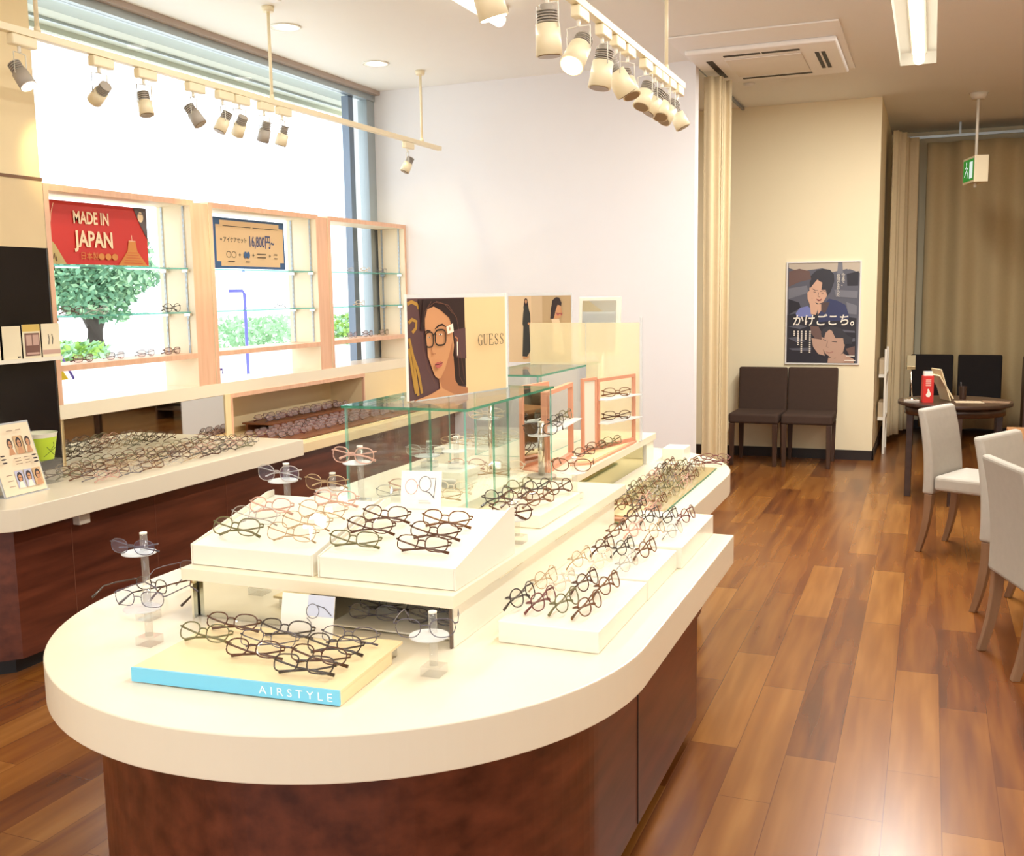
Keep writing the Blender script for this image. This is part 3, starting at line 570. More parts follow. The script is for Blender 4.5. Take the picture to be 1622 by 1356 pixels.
a.line(qq([(1370,282),(1400,286),(1426,284)]), 0.003, 4); a.ell(*q2(1388, 296), 0.022, 0.018, 8, 14); a.ell(*q2(1418, 293), 0.015, 0.018, 8, 14)
a.poly(qq([(1330,345),(1400,345),(1410,420),(1450,690),(1440,740),(1330,700),(1350,520)]), 5)
a.text('S', 0.45, 0.55, 0.012, 6, 1.6, shear=0.6); a.line(qq([(1188,432),(1215,420),(1245,405),(1270,400)]), 0.0015, 6); a.line(qq([(1205,465),(1270,460)]), 0.0015, 6)
a.build('printed_sheet', t)
onebox_ = onebox('acrylic_sheet', [ACRYC, ACRYE], -1.44, -1.19, 4.462, 4.466, 0.8305, 1.362, em=((2, 4), 1)); tag(onebox_, 'clear acrylic sheet with painted-in cream wall reflection, behind the rose display frame', 'acrylic sheet')
onebox_ = onebox('acrylic_sheet', [ACRYC, ACRYE], -1.71, -1.442, 4.462, 4.466, 1.171, 1.362, em=((2, 4), 1)); tag(onebox_, 'acrylic sheet with painted-in cream wall reflection on the farther glass case, before the two-model poster', 'acrylic sheet')  # second sheet added to carry the painted reflection across the poster
onebox_ = onebox('acrylic_post', ACRYE, -1.188, -1.180, 4.455, 4.47, 0.8305, 1.385); tag(onebox_, 'narrow clear acrylic post at the edge of the acrylic sheet', 'acrylic post')
def upright(parent, p1, p2, z0, z1, thick=0.012, wdt=0.014, shelves=(), fill=None, m=PINKP, name='frame'):
    d = Vector((p2[0]-p1[0], p2[1]-p1[1], 0)); L = d.length; d.normalize(); n = Vector((-d.y, d.x, 0))
    M_ = Matrix(((d.x, n.x, 0, p1[0]), (d.y, n.y, 0, p1[1]), (0, 0, 1, 0), (0, 0, 0, 1)))
    mb = MB(); h = thick/2
    mb.box(0, wdt, -h, h, z0, z1, M_=M_); mb.box(L-wdt, L, -h, h, z0, z1, M_=M_); mb.box(wdt, L-wdt, -h, h, z1-wdt, z1, M_=M_); mb.box(wdt, L-wdt, -h, h, z0, z0+wdt, M_=M_)
    mb.build(name, m, parent)
    for z in shelves: mb = MB(); mb.box(0.002, L-0.002, -0.045, 0.03, z, z+0.004, M_=M_); mb.build('clear_shelf', [ACRYE], parent)
    if fill: mb = MB(); mb.box(wdt, L-wdt, -0.002, 0.002, z0+wdt, z1-wdt, M_=M_); mb.build('infill_panel', fill, parent)
t = thing('rose_display_stand', 'rose coloured open display frame with two clear shelves, nearer the curtain', 'display stand', (-1.26, 4.1, 0.8305))
upright(t, (-1.287, 4.135), (-1.206, 4.431), 0.839, 1.137, shelves=(0.945, 1.045))
upright(t, (-1.322, 4.034), (-1.289, 4.128), 0.839, 1.145, fill=ACWHITE, wdt=0.012)
mb = MB(); mb.prism([(-1.275, 3.74), (-1.205, 3.80), (-1.193, 4.38), (-1.198, 4.44), (-1.30, 4.14), (-1.33, 4.04), (-1.30, 3.9)], 0.8305, 0.8385); mb.build('base_board', PINKP, t)
mb = MB(); mb.prism([(-1.265, 3.78), (-1.212, 3.83), (-1.205, 4.33), (-1.27, 4.1), (-1.295, 4.0)], 0.8385, 0.843); mb.build('cream_insert', CREAM, t)
t = thing('rose_display_stand', 'rose coloured display frame with one clear shelf, nearer the near glass case', 'display stand', (-1.35, 3.75, 0.8305))
upright(t, (-1.31, 3.546), (-1.352, 3.985), 0.8305, 1.135, shelves=(0.985,), wdt=0.016, thick=0.02)
upright(t, (-1.43, 3.62), (-1.40, 3.84), 0.8305, 1.15, wdt=0.016, fill=MIRROR, thick=0.014)
mb = MB(); mb.prism([(-1.295, 3.56), (-1.335, 3.97), (-1.395, 3.86), (-1.42, 3.60)], 0.8305, 0.836); mb.build('base_board', PINKP, t)
t = thing('counter_mirror', 'tilting counter mirror in a white frame, behind the acrylic sheet', 'mirror', (-1.54, 4.98, 0.7005))
mb = MB(); mb.cyl((-1.54, 5.0, 0.7005), (-1.54, 5.0, 0.715), 0.09, n=24); mb.build('base', ACWHITE, t)
mb = MB(); mb.cyl((-1.54, 5.0, 0.715), (-1.54, 5.02, 1.2), 0.012); mb.build('pole', ACWHITE, t)
M_ = Matrix.Translation((-1.54, 4.99, 1.33)) @ Matrix.Rotation(-0.12, 4, 'X')
mb = MB(); mb.box(-0.11, 0.11, 0.0, 0.012, -0.15, 0.145, M_=M_); mb.build('frame', ACWHITE, t, bevel=0.003)
mb = MB(); mb.box(-0.09, 0.085, -0.002, -0.0005, -0.13, 0.125, M_=M_); mb.build('mirror_glass', MIRROR, t)

# ------------------------------------------------------------------ eyewear
SHAPES = {'round': (0.0255, 0.0215, 2.1), 'boston': (0.0262, 0.0200, 2.5), 'square': (0.0275, 0.0180, 3.4), 'oval': (0.0272, 0.0180, 2.5), 'big': (0.0290, 0.0225, 2.5)}
def rim_pts(cx, sh, n=22):
    a_, b_, e = SHAPES[sh]; out = []
    for i in range(n):
        t = 2*PI*i/n; c, s = math.cos(t), math.sin(t)
        x = a_*math.copysign(abs(c)**(2/e), c); z = b_*math.copysign(abs(s)**(2/e), s)
        if sh in ('boston', 'square') and z < 0: x *= 0.9+0.1*(1+z/b_)
        X_ = cx+x; out.append((X_, 1.6*X_*X_, b_+0.003+z))
    return out
MESH = {}
def gmeshes(shape, col, opened, lens='std'):
    key = (shape, col, opened, lens)
    if key in MESH: return MESH[key]
    a_, b_, e = SHAPES[shape]; m = FRAMECOL[col]; metal = col in ('gold', 'silver', 'grey'); rad = 0.0011 if metal else 0.0017
    cx = a_+0.0095; top = 2*b_; R = {}
    mb = MB()
    for s in (-1, 1): mb.tube(rim_pts(s*cx, shape), rad, 5, closed=True)
    zb = b_*1.35
    mb.tube([(-0.0105, 0.0003, zb), (-0.005, -0.001, zb+0.003), (0.005, -0.001, zb+0.003), (0.0105, 0.0003, zb)], rad*1.15, 5)
    ex = cx+a_
    for s in (-1, 1): mb.tube([(s*(ex-0.002), 1.6*ex*ex, top*0.8), (s*(ex+0.004), 1.6*ex*ex+0.001, top*0.82), (s*(ex+0.005), 1.6*ex*ex+0.006, top*0.82)], rad*1.3, 5)
    R['frame'] = mb; hz = top*0.82; hy = 1.6*ex*ex+0.006; tt = []
    for s in (-1, 1):
        mb = MB()
        if opened: P_ = [(s*(ex+0.005), hy, hz), (s*(ex+0.002), hy+0.06, hz-0.001), (s*(ex-0.003), hy+0.10, hz-0.004), (s*(ex-0.007), hy+0.138, hz-0.03)]
        else:
            dy = 0.004 if s < 0 else 0.009
            P_ = [(s*(ex+0.005), hy, hz), (s*(ex-0.002), hy+dy+0.004, hz-0.002), (s*0.02, hy+dy+0.006, hz-0.012), (-s*0.035, hy+dy+0.007, hz-0.018), (-s*0.062, hy+dy+0.010, 0.008)]
        mb.tube(P_, [rad*1.0, rad*0.9, rad*0.9]+[rad*1.1, rad*1.6][-(len(P_)-3):], 5, flat=1.5); tt.append(mb)
    R['temple'] = tt; ll = []
    for s in (-1, 1):
        mb = MB(); p = rim_pts(s*cx, shape); mb.add(p, [list(range(len(p)))]); ll.append(mb)
    R['lens'] = ll
    MESH[key] = R; return R
LM = {'std': LENS, 'blue': LENSB, 'tint': LENSD}
BUILT = {}; LOW = {}
def eyewear(x, y, z, yaw, shape, col, label, group=None, opened=False, parts=True, tilt=-0.3, lens='std'):
    key = (shape, col, opened, lens, parts)
    if key not in BUILT:
        R = gmeshes(shape, col, opened, lens); fm = FRAMECOL[col]; lm = LM[lens]
        if parts: BUILT[key] = [('frame', R['frame'].mesh('frame', fm))]+[('temple', q_.mesh('temple', fm)) for q_ in R['temple']]+[('lens', q_.mesh('lens', lm)) for q_ in R['lens']]
        else:
            mb = MB()
            for q_, mi in [(R['frame'], 0)]+[(k, 0) for k in R['temple']]+[(k, 1) for k in R['lens']]:
                mb.add(q_.v, q_.f, mi, True)
            BUILT[key] = mb.mesh('eyeglasses', [fm, lm])
    if parts:
        t = bpy.data.objects.new('eyeglasses', None); t.empty_display_size = 0.02; C.objects.link(t)
        for nm, me in BUILT[key]: o = bpy.data.objects.new(nm, me); C.objects.link(o); o.parent = t
    else:
        t = bpy.data.objects.new('eyeglasses', BUILT[key]); C.objects.link(t)
    kk = (shape, col, opened, lens, round(tilt, 2))
    if kk not in LOW:
        R = gmeshes(shape, col, opened, lens); c_, s_ = math.cos(tilt), math.sin(tilt)
        LOW[kk] = min(v[1]*s_+v[2]*c_ for q_ in [R['frame']]+R['temple'] for v in q_.v)
    t.location = (x, y, z+0.0006-LOW[kk]); t.rotation_euler = (Matrix.Rotation(yaw, 3, 'Z') @ Matrix.Rotation(tilt, 3, 'X')).to_euler()
    return tag(t, label, 'glasses', group)
NM = {'black': 'black', 'brown': 'dark brown', 'tortoise': 'tortoiseshell', 'gold': 'pale gold', 'silver': 'silver', 'rose': 'rose', 'grey': 'slate grey', 'clear': 'milky clear', 'olive': 'olive green', 'red': 'wine red'}
ORD = ['first', 'second', 'third', 'fourth', 'fifth', 'sixth']
# AIRSTYLE tray: three columns running back from the blue strip
AIR = [[(-1.468, 1.772), (-1.46, 1.862)], [(-1.302, 1.725), (-1.31, 1.79), (-1.315, 1.862)], [(-1.147, 1.68), (-1.15, 1.738), (-1.152, 1.802), (-1.155, 1.872)]]
for ci, (nm, cols) in enumerate((('left column', ('olive', 'brown')), ('middle column', ('brown', 'grey', 'black')), ('right column', ('black', 'brown', 'black', 'grey')))):
    for k, (x, y) in enumerate(AIR[ci]):
        eyewear(x, y, 0.7335, 0.1+0.05*((k*7+ci) % 3-1), ('boston', 'oval', 'square', 'oval')[(k+ci) % 4], cols[k],
                '%s frames on the AIRSTYLE tray, %s from the blue strip in the %s' % (NM[cols[k]], ORD[k], nm), 'glasses on the blue-fronted tray', tilt=-0.6)
def on_slope(y): return 0.882+(y-2.058)/0.362*0.06
TA = [(-1.609, 2.088, 'olive', 'front pair by the window side'), (-1.613, 2.168, 'silver', 'second pair by the window side'), (-1.615, 2.245, 'rose', 'third pair by the window side'), (-1.443, 2.085, 'gold', 'front pair by the divider'), (-1.45, 2.16, 'gold', 'second pair by the divider'), (-1.453, 2.24, 'gold', 'third pair by the divider'), (-1.463, 2.325, 'rose', 'rearmost pair by the divider')]
for x, y, c, lb in TA: eyewear(x, y, on_slope(y)+0.006, 0.04, 'big' if c != 'rose' else 'boston', c, NM[c]+' frames on the sloping tray of pale frames, '+lb, 'pale frames on the sloping tray', tilt=-0.5)
TB = [(-1.264, 2.085, 'olive', 'front pair beside the divider'), (-1.268, 2.168, 'brown', 'second pair beside the divider'), (-1.266, 2.245, 'brown', 'rear pair beside the divider'), (-1.083, 2.09, 'brown', 'front pair on the aisle side'), (-1.089, 2.165, 'brown', 'second pair on the aisle side'), (-1.095, 2.243, 'tortoise', 'rear pair on the aisle side')]
for x, y, c, lb in TB: eyewear(x, y, on_slope(y)+0.006, 0.04, 'square' if 'front' in lb else 'boston', c, NM[c]+' frames on the sloping tray of dark frames, '+lb, 'dark frames on the sloping tray', tilt=-0.5)
# boxes on the aisle edge: fronts face the aisle
def boxrow(pts, z, box, grp):
    for x, y, c, sh, lb in pts: eyewear(x, y, z, PI/2-0.1, sh, c, '%s frames, %s, %s' % (NM[c], box, lb), grp, tilt=-0.35)
boxrow([(-0.872, 2.235, 'black', 'round', 'near row, first from the riser'), (-0.815, 2.225, 'red', 'boston', 'near row, second from the riser'), (-0.758, 2.23, 'olive', 'round', 'near row, second from the aisle'), (-0.70, 2.225, 'tortoise', 'boston', 'near row, next to the aisle'),
        (-0.872, 2.40, 'gold', 'round', 'far row, first from the riser'), (-0.82, 2.395, 'clear', 'boston', 'far row, second from the riser'), (-0.765, 2.41, 'brown', 'round', 'far row, second from the aisle'), (-0.705, 2.40, 'tortoise', 'round', 'far row, next to the aisle')], 0.753, 'white box nearest the viewer', 'frames on the nearest white box')
boxrow([(-0.825, 2.76, 'brown', 'boston', 'far row by the riser'), (-0.767, 2.765, 'black', 'boston', 'far row, middle'), (-0.70, 2.76, 'tortoise', 'round', 'far row by the aisle'),
        (-0.845, 2.61, 'gold', 'round', 'near row by the riser'), (-0.785, 2.61, 'clear', 'boston', 'near row, middle'), (-0.712, 2.605, 'silver', 'round', 'near row by the aisle')], 0.758, 'middle white box', 'frames on the middle white box')
boxrow([(-0.84, 3.14, 'brown', 'boston', 'far row, first from the riser'), (-0.787, 3.155, 'black', 'round', 'far row, second from the riser'), (-0.733, 3.17, 'black', 'square', 'far row, second from the aisle'), (-0.68, 3.19, 'red', 'round', 'far row, next to the aisle'),
        (-0.84, 2.945, 'tortoise', 'square', 'near row, first from the riser'), (-0.785, 2.96, 'rose', 'boston', 'near row, second from the riser'), (-0.725, 2.965, 'gold', 'round', 'near row, second from the aisle'), (-0.675, 2.985, 'silver', 'boston', 'near row, next to the aisle')], 0.766, 'white box at the square corner', 'frames on the corner white box')
# block beside the near case
pts = [(-1.16, 2.785, 'black', 'window-side near pair'), (-1.16, 2.955, 'olive', 'window-side far pair'), (-1.10, 2.79, 'brown', 'middle near pair'), (-1.10, 2.955, 'black', 'middle far pair'), (-1.035, 2.80, 'tortoise', 'aisle-side near pair'), (-1.035, 2.97, 'brown', 'aisle-side far pair')]
for x, y, c, lb in pts: eyewear(x, y, 0.871, PI/2-0.35, 'round', c, NM[c]+' round frames on block beside the near case, '+lb, 'round frames beside the near glass case', tilt=-0.45)
# open pairs at the window edge of the near island
for k, (x, y, c) in enumerate(((-1.955, 2.18, 'black'), (-1.80, 2.22, 'brown'), (-1.955, 2.37, 'grey'), (-1.80, 2.41, 'black'))):
    eyewear(x, y, 0.7005, PI-0.2+0.07*k, 'oval', c, '%s open frames at the window edge of the near island, %s from the front' % (NM[c], ORD[k]), 'open frames at the island edge', opened=True, tilt=0.1)
# pairs under the riser
for k, (x, y, c, yw) in enumerate(((-1.23, 2.11, 'grey', 0.1), (-1.075, 2.12, 'black', 0.1), (-1.24, 2.18, 'black', 0.1), (-1.08, 2.19, 'grey', 0.1), (-1.15, 2.26, 'brown', 0.0))):
    eyewear(x, y, 0.7105, yw, 'oval', c, '%s frames on the low shelf under the near riser, %s from the front' % (NM[c], ORD[k]), 'frames under the near riser', tilt=-0.4)
# pale frames inside the near glass case and on the far block
k = 0
for y in (2.76, 2.86, 3.2, 3.285):
    for x in (-1.52, -1.38):
        if 2.9 < y < 3.15: continue
        c = ('silver', 'gold', 'rose', 'clear')[k % 4]; k += 1
        eyewear(x+0.01*(k % 3), y, 0.871, 0.2, 'oval', c, NM[c]+' frames in rows on the block inside the near glass case', 'pale frames inside the near glass case', tilt=-0.5)
for i in range(2):
    for j in range(4):
        c = ('gold', 'clear', 'silver')[(i+j) % 3]
        eyewear(-2.02+i*0.15, 4.26+j*0.085, 0.801, 0.1+0.1*((i*j) % 3), 'oval', c, NM[c]+' frames heaped on the white block behind the near glass case', 'pale frames heaped on the far block', parts=False, tilt=-0.4)
# rose stand frames
eyewear(-1.236, 4.27, 1.0495, 0.75, 'oval', 'tortoise', 'tortoiseshell frames on the upper clear shelf of the rose display frame', tilt=-0.1)
eyewear(-1.236, 4.27, 0.9495, 0.75, 'oval', 'brown', 'dark brown frames on the lower clear shelf of the rose display frame', tilt=-0.1)
eyewear(-1.245, 3.87, 0.8435, 1.25, 'oval', 'brown', 'brown frames at the near end of the rose display base', tilt=-0.4)
eyewear(-1.245, 4.03, 0.8435, 1.25, 'oval', 'tortoise', 'tortoiseshell frames in the middle of the rose display base', tilt=-0.4)
eyewear(-1.225, 4.19, 0.8435, 1.25, 'oval', 'olive', 'olive green frames at the far end of the rose display base', tilt=-0.4)
eyewear(-1.31, 3.72, 0.9895, 1.5, 'boston', 'black', 'black frames on the single clear shelf of the nearer rose stand', tilt=-0.2)
eyewear(-1.33, 3.88, 0.9895, 1.5, 'boston', 'olive', 'olive green frames on the single clear shelf of the nearer rose stand', tilt=-0.2)
# mirror tray on the farther island
t = thing('mirror_tray', 'long tinted mirror tray full of frames along the aisle edge of the farther island', 'tray', (-0.97, 3.95, 0.7005))
onebox('tray_glass', [mat('tray_tint', (212, 200, 150), 0.1, 0.4, var=0), GEDGE], -1.09, -0.865, 3.37, 4.58, 0.7005, 0.708, t, em=((0, 1), 1))
t = thing('tray_board', 'rose board with a cream slab at the near end of the mirror tray', 'board', (-1.0, 3.5, 0.7085))
onebox('rose_board', PINKP, -1.07, -0.90, 3.39, 3.66, 0.7085, 0.716, t); onebox('cream_slab', CREAM, -1.05, -0.93, 3.42, 3.62, 0.716, 0.722, t)
cs = ('brown', 'olive', 'black', 'gold', 'silver', 'tortoise', 'grey', 'rose')
for i in range(4):
    for j in range(8):
        c = cs[(i*5+j*3+i*j) % 8]; z = 0.7225 if (j == 0 and i < 3) else 0.7085
        if i == 3 and j == 7: continue
        eyewear(-1.045+i*0.053+(0.012 if j == 0 else 0), 3.50+j*0.142+0.01*i, z, PI/2-0.1, ('round', 'boston', 'oval')[(i+j) % 3], c, NM[c]+' frames in the rows on the long mirror tray', 'frames in rows on the mirror tray', parts=(j < 3), tilt=-0.35)
for i in range(2): eyewear(-0.915+i*0.02, 4.635+0.06*i, 0.7005, 0.15, 'oval', 'red', 'folded wine red frames behind the far end of the mirror tray', 'folded frames at the tray end', parts=False, tilt=-0.9)
# window counter rows
cs = ('brown', 'tortoise', 'olive', 'gold', 'grey', 'black', 'silver', 'rose')
for i in range(6):
    for j in range(9):
        x = -3.70+i*0.073; y = 3.50+j*0.142
        if (j == 0 and i < 1) or (i >= 5 and j > 7) or (i == 3 and j % 4 == 1): continue
        c = ('tortoise', 'gold', 'olive', 'brown')[(i*3+j) % 4] if i < 3 else cs[(i*3+j*5) % 8]
        eyewear(x, y, 0.7005, PI/2-0.12, ('oval', 'square', 'round')[(i+j) % 3], c, NM[c]+' frames in the rows on the window counter', 'frames in rows on the window counter', parts=False, tilt=-0.5)
# niche trays
t = thing('eyewear_tray', 'long low brown tray in the niche under the window ledge', 'tray', (-3.7, 5.9, 0.6465)); onebox('tray_board', BROWNB, -3.82, -3.48, 5.10, 6.85, 0.6465, 0.655, t)
t = thing('eyewear_tray', 'raised brown tray at the back of the niche, above the long one', 'tray', (-3.95, 5.9, 0.645)); onebox('tray_board', BROWNB, -4.08, -3.835, 5.45, 6.58, 0.69, 0.70, t); onebox('tray_leg', BROWNB, -4.07, -4.05, 5.47, 6.56, 0.6405, 0.69, t); onebox('tray_leg', BROWNB, -3.86, -3.84, 5.47, 6.56, 0.6405, 0.69, t)
for i in range(4):
    for j in range(12):
        c = ('brown', 'black', 'red', 'tortoise', 'grey')[(i*2+j) % 5]
        eyewear(-3.775+i*0.078, 5.17+j*0.142, 0.6555, PI/2-0.1, 'square', c, NM[c]+' tinted-lens frames on the long tray under the window ledge', 'dark frames on the long niche tray', parts=False, tilt=-0.5, lens='tint')
for i in range(2):
    for j in range(7):
        c = ('red', 'brown', 'grey')[(i*2+j) % 3]
        eyewear(-3.98+i*0.085, 5.55+j*0.142, 0.7005, PI/2-0.1, 'square', c, NM[c]+' tinted-lens frames on the raised tray under the window ledge', 'dark frames on the raised niche tray', parts=False, tilt=-0.5, lens='tint')
eyewear(-3.93, 6.42, 0.7005, PI/2, 'round', 'gold', 'pale gold round frames alone at the closed end of the raised niche tray', tilt=0.0, parts=False)
# shelves in the window
WSH = [(1.423, 3.95, 'big', 'brown', 'brown frames on the lower glass shelf in front of the tree'), (1.423, 4.12, 'big', 'silver', 'silver frames on the lower glass shelf in front of the tree'), (1.423, 4.68, 'big', 'black', 'dark frames at the upright end of the lower glass shelf behind the red poster'),
       (1.1885, 4.0, 'square', 'brown', 'frames on the wooden board in front of the green shrub'), (1.1885, 4.22, 'square', 'grey', 'frames on the wooden board, second from the black panel'), (1.1885, 4.45, 'square', 'grey', 'frames on the wooden board, third from the black panel'), (1.1885, 4.66, 'square', 'brown', 'brown frames on the wooden board next to the first upright'),
       (1.423, 5.75, 'round', 'grey', 'grey frames on the lower glass shelf of the middle unit'),
       (1.668, 6.6, 'oval', 'silver', 'silver frames on the upper glass shelf before the window mullion'), (1.668, 6.85, 'oval', 'clear', 'milky clear frames on the upper glass shelf, middle of three'), (1.668, 7.1, 'oval', 'grey', 'grey frames on the upper glass shelf next to the white wall'),
       (1.423, 6.75, 'oval', 'clear', 'milky clear frames on the lower glass shelf before the window mullion'), (1.1885, 6.62, 'big', 'grey', 'slate grey frames on the wooden board before the grey mullion'), (1.1885, 6.85, 'big', 'brown', 'brown frames on the wooden board, second from the white wall'), (1.1885, 7.1, 'big', 'olive', 'olive frames on the wooden board next to the white wall')]
for z, y, sh, c, lb in WSH: eyewear(-3.93, y, z+0.0005, PI/2, sh, c, lb, 'frames on the window shelf units', parts=False, tilt=0.0, lens='tint' if z < 1.2 else 'std')

# ------------------------------------------------------------------ acrylic stands
def stand(x, y, z0, zt, label, kind='disc', pole=0.009, m=ACRYL, disc_z=None, base='block', tworods=False):
    t = thing('eyewear_stand', label, 'display stand', (x, y, z0), 0, 'clear stands for single frames')
    if base == 'block': onebox('base', m, x-0.022, x+0.022, y-0.022, y+0.022, z0, z0+0.02, t)
    else: mb = MB(); mb.cyl((x, y, z0), (x, y, z0+0.006), 0.055, n=28); mb.build('base', LAMPG, t)
    b0 = z0+(0.02 if base == 'block' else 0.006)
    mb = MB(); mb.cyl((x, y, b0), (x, y, zt), pole, n=18); mb.build('pole', m, t)
    dz = disc_z or zt-0.042
    mb = MB(); mb.cyl((x, y-0.018, dz-0.003), (x, y-0.018, dz), 0.042, n=28); mb.build('rest_disc', ACRYE, t)
    mb = MB(); mb.cyl((x, y, zt), (x, y, zt+0.004), pole*1.02, n=18); mb.build('cap', ACWHITE, t)
    return dz
dz = stand(-1.80, 1.985, 0.7005, 0.919, 'tall clear stand at the rounded window side of the near island'); eyewear(-1.80, 1.940, dz, 0.05, 'oval', 'grey', 'blue-coated thin grey frames on the tall clear stand at the island edge', tilt=0, lens='blue')
dz = stand(-1.665, 1.835, 0.7005, 0.835, 'short clear stand beside the AIRSTYLE tray'); eyewear(-1.665, 1.805, dz, 0.1, 'square', 'grey', 'blue-coated slate frames on the short clear stand beside the AIRSTYLE tray', tilt=0, lens='blue', opened=True)
dz = stand(-1.69, 2.45, 0.8305, 1.025, 'clear stand behind the sloping tray, nearest the window'); eyewear(-1.69, 2.405, dz, 0.0, 'big', 'silver', 'silver frames on the clear stand nearest the window', tilt=0, lens='blue')
dz = stand(-1.535, 2.60, 0.8855, 1.06, 'tallest clear stand on the block behind the sloping trays'); eyewear(-1.535, 2.555, dz, 0.0, 'big', 'rose', 'rose frames on the tallest clear stand behind the sloping trays', tilt=0)
dz = stand(-1.60, 2.55, 0.8855, 0.985, 'short clear stand on the block, in front of the tallest one'); eyewear(-1.60, 2.505, dz, 0.0, 'big', 'gold', 'large pale gold frames on the short stand before the tallest one', tilt=0)
dz = stand(-0.951, 1.885, 0.7005, 0.834, 'clear stand alone in front of the corner of the near riser'); eyewear(-0.945, 1.838, dz+0.001, 0.35, 'boston', 'grey', 'slate grey frames on the stand in front of the riser corner', tilt=0, opened=True)
dz = stand(-1.015, 2.53, 0.8305, 0.945, 'clear stand between the dark-frame tray and the glass case'); eyewear(-1.015, 2.50, dz, PI-0.2, 'boston', 'brown', 'brown folded frames on the stand between the dark-frame tray and the case', tilt=0.1)
dz = stand(-1.30, 3.49, 0.8305, 1.03, 'tall chrome stand on a grey disc behind the near glass case', base='disc', pole=0.012, m=CHROME); eyewear(-1.29, 3.455, dz, 0.15, 'boston', 'black', 'black frames on the tall chrome stand', tilt=0, opened=True)
dz = stand(-1.055, 3.14, 0.8305, 0.965, 'slim clear stand at the aisle corner of the riser'); eyewear(-1.055, 3.11, dz, 0.2, 'boston', 'tortoise', 'tortoiseshell frames on the slim clear stand by the rose display', tilt=0, opened=True)
dz = stand(-1.45, 3.37, 0.8305, 1.10, 'tall chrome stand inside the near glass case', pole=0.006, m=CHROME); eyewear(-1.45, 3.328, dz, 0.1, 'oval', 'clear', 'milky clear frames on the tall chrome stand inside the glass case', tilt=0)
dz = stand(-1.54, 3.06, 0.9255, 1.01, 'small clear stand on the white bench, window side'); eyewear(-1.54, 3.018, dz, 0.1, 'oval', 'silver', 'silver frames on the window-side stand on the white bench', tilt=0)
dz = stand(-1.44, 3.06, 0.9255, 1.03, 'small clear stand on the white bench, aisle side'); 

# picture cards
def card(x, y, z, wd, h, yaw_, label, a_mat=None):
    t = thing('picture_card', label, 'card', (x, y, z), yaw_)
    M_ = Matrix.Rotation(-0.22, 4, 'X')
    mb = MB(); mb.box(0, wd, 0, 0.0025, 0, h, M_=M_); mb.build('card_sheet', ink('card_white', (248, 246, 240)), t, world=False)
    mb = MB(); mb.box(wd/2-0.01, wd/2+0.01, 0.018, 0.045, 0.0, 0.02); mb.build('card_foot', ACRYL, t, world=False)
    a = Art((0, 0, 0), (1, 0, 0), M_.to_3x3() @ Vector((0, 0, 1)), wd, h, [ink('card_white', (248, 246, 240)), ink('sketch_grey', (98, 94, 104)), ink('sketch_rose', (190, 140, 130)), ink('card_sky', (206, 214, 236)), ink('text_pale', (206, 200, 196))]); return t, a
t, a = card(-1.285, 2.375, 0.9385, 0.11, 0.10, 0.2, 'white picture card of round wire glasses at the back of the dark-frame tray')
a.rect(0, 0, 1, 1, 0)
for cx, cy, m_ in ((0.26, 0.58, 2), (0.6, 0.66, 1)): a.line([(cx+0.15*math.cos(k*PI/12), cy+0.2*math.sin(k*PI/12)) for k in range(24)], 0.0016, m_, True)
a.line([(0.4, 0.6), (0.46, 0.63)], 0.0016, 2); a.line([(0.72, 0.8), (0.86, 0.82), (0.84, 0.5), (0.82, 0.32)], 0.0015, 1); a.line([(0.62, 0.46), (0.72, 0.42), (0.84, 0.28)], 0.0025, 1); a.rect(0.45, 0.14, 0.75, 0.17, 4); a.rect(0.45, 0.20, 0.7, 0.22, 4)
a.mb.build('printed_face', a.mats, t, world=False)
t, a = card(-1.357, 1.913, 0.7335, 0.135, 0.095, 0.05, 'white picture card of thin glasses at the back of the AIRSTYLE tray')
a.rect(0, 0, 1, 1, 0); a.poly([(0.5, 0.5), (1, 0.5), (1, 1), (0.5, 1)], 3)
a.line([(0.6+0.12*math.cos(k*PI/12), 0.62+0.17*math.sin(k*PI/12)) for k in range(24)], 0.0016, 1, True); a.line([(0.68, 0.76), (0.82, 0.72), (0.96, 0.55)], 0.0022, 1); a.line([(0.5, 0.45), (0.58, 0.36), (0.6, 0.22)], 0.0016, 1); a.rect(0.35, 0.1, 0.7, 0.12, 4)
a.mb.build('printed_face', a.mats, t, world=False)
# leaflet holder and tub on the window counter
t = thing('leaflet_holder', 'clear leaflet holder with a sheet of six portrait photos on the window counter', 'leaflet holder', (-3.465, 3.05, 0.7005), PI/2)
M_ = Matrix.Rotation(-0.30, 4, 'X')
mb = MB(); mb.box(0, 0.225, 0.002, 0.005, 0.004, 0.31, M_=M_); mb.box(0, 0.225, -0.006, 0.07, 0.0, 0.003); mb.build('acrylic_body', ACRYE, t, world=False)
a = Art((0.006, 0.001, 0.005), (1, 0, 0), M_.to_3x3() @ Vector((0, 0, 1)), 0.213, 0.297, [ink('leaflet_cream', (244, 226, 196)), ink('portrait_blue', (190, 190, 214)), HAIR, SK, ink('portrait_sand', (214, 176, 130)), ink('caption', (150, 120, 96)), OFFW])
a.rect(0, 0, 1, 1, 0)
def portrait(x0, y0, x1, y1, bgm, flip=0):
    a.rect(x0, y0, x1, y1, bgm); cx = (x0+x1)/2; h = y1-y0; w_ = x1-x0
    a.ell(cx, y0+h*0.62, w_*0.34, h*0.30, 2, 16); a.poly([(x0+w_*0.1, y0), (x1-w_*0.1, y0), (cx+w_*0.18, y0+h*0.38), (cx-w_*0.18, y0+h*0.38)], 6 if bgm == 1 else 3)
    a.ell(cx, y0+h*0.58, w_*0.22, h*0.2, 3, 16); a.line([(cx-w_*0.2, y0+h*0.6), (cx+w_*0.2, y0+h*0.6)], 0.002, 2)
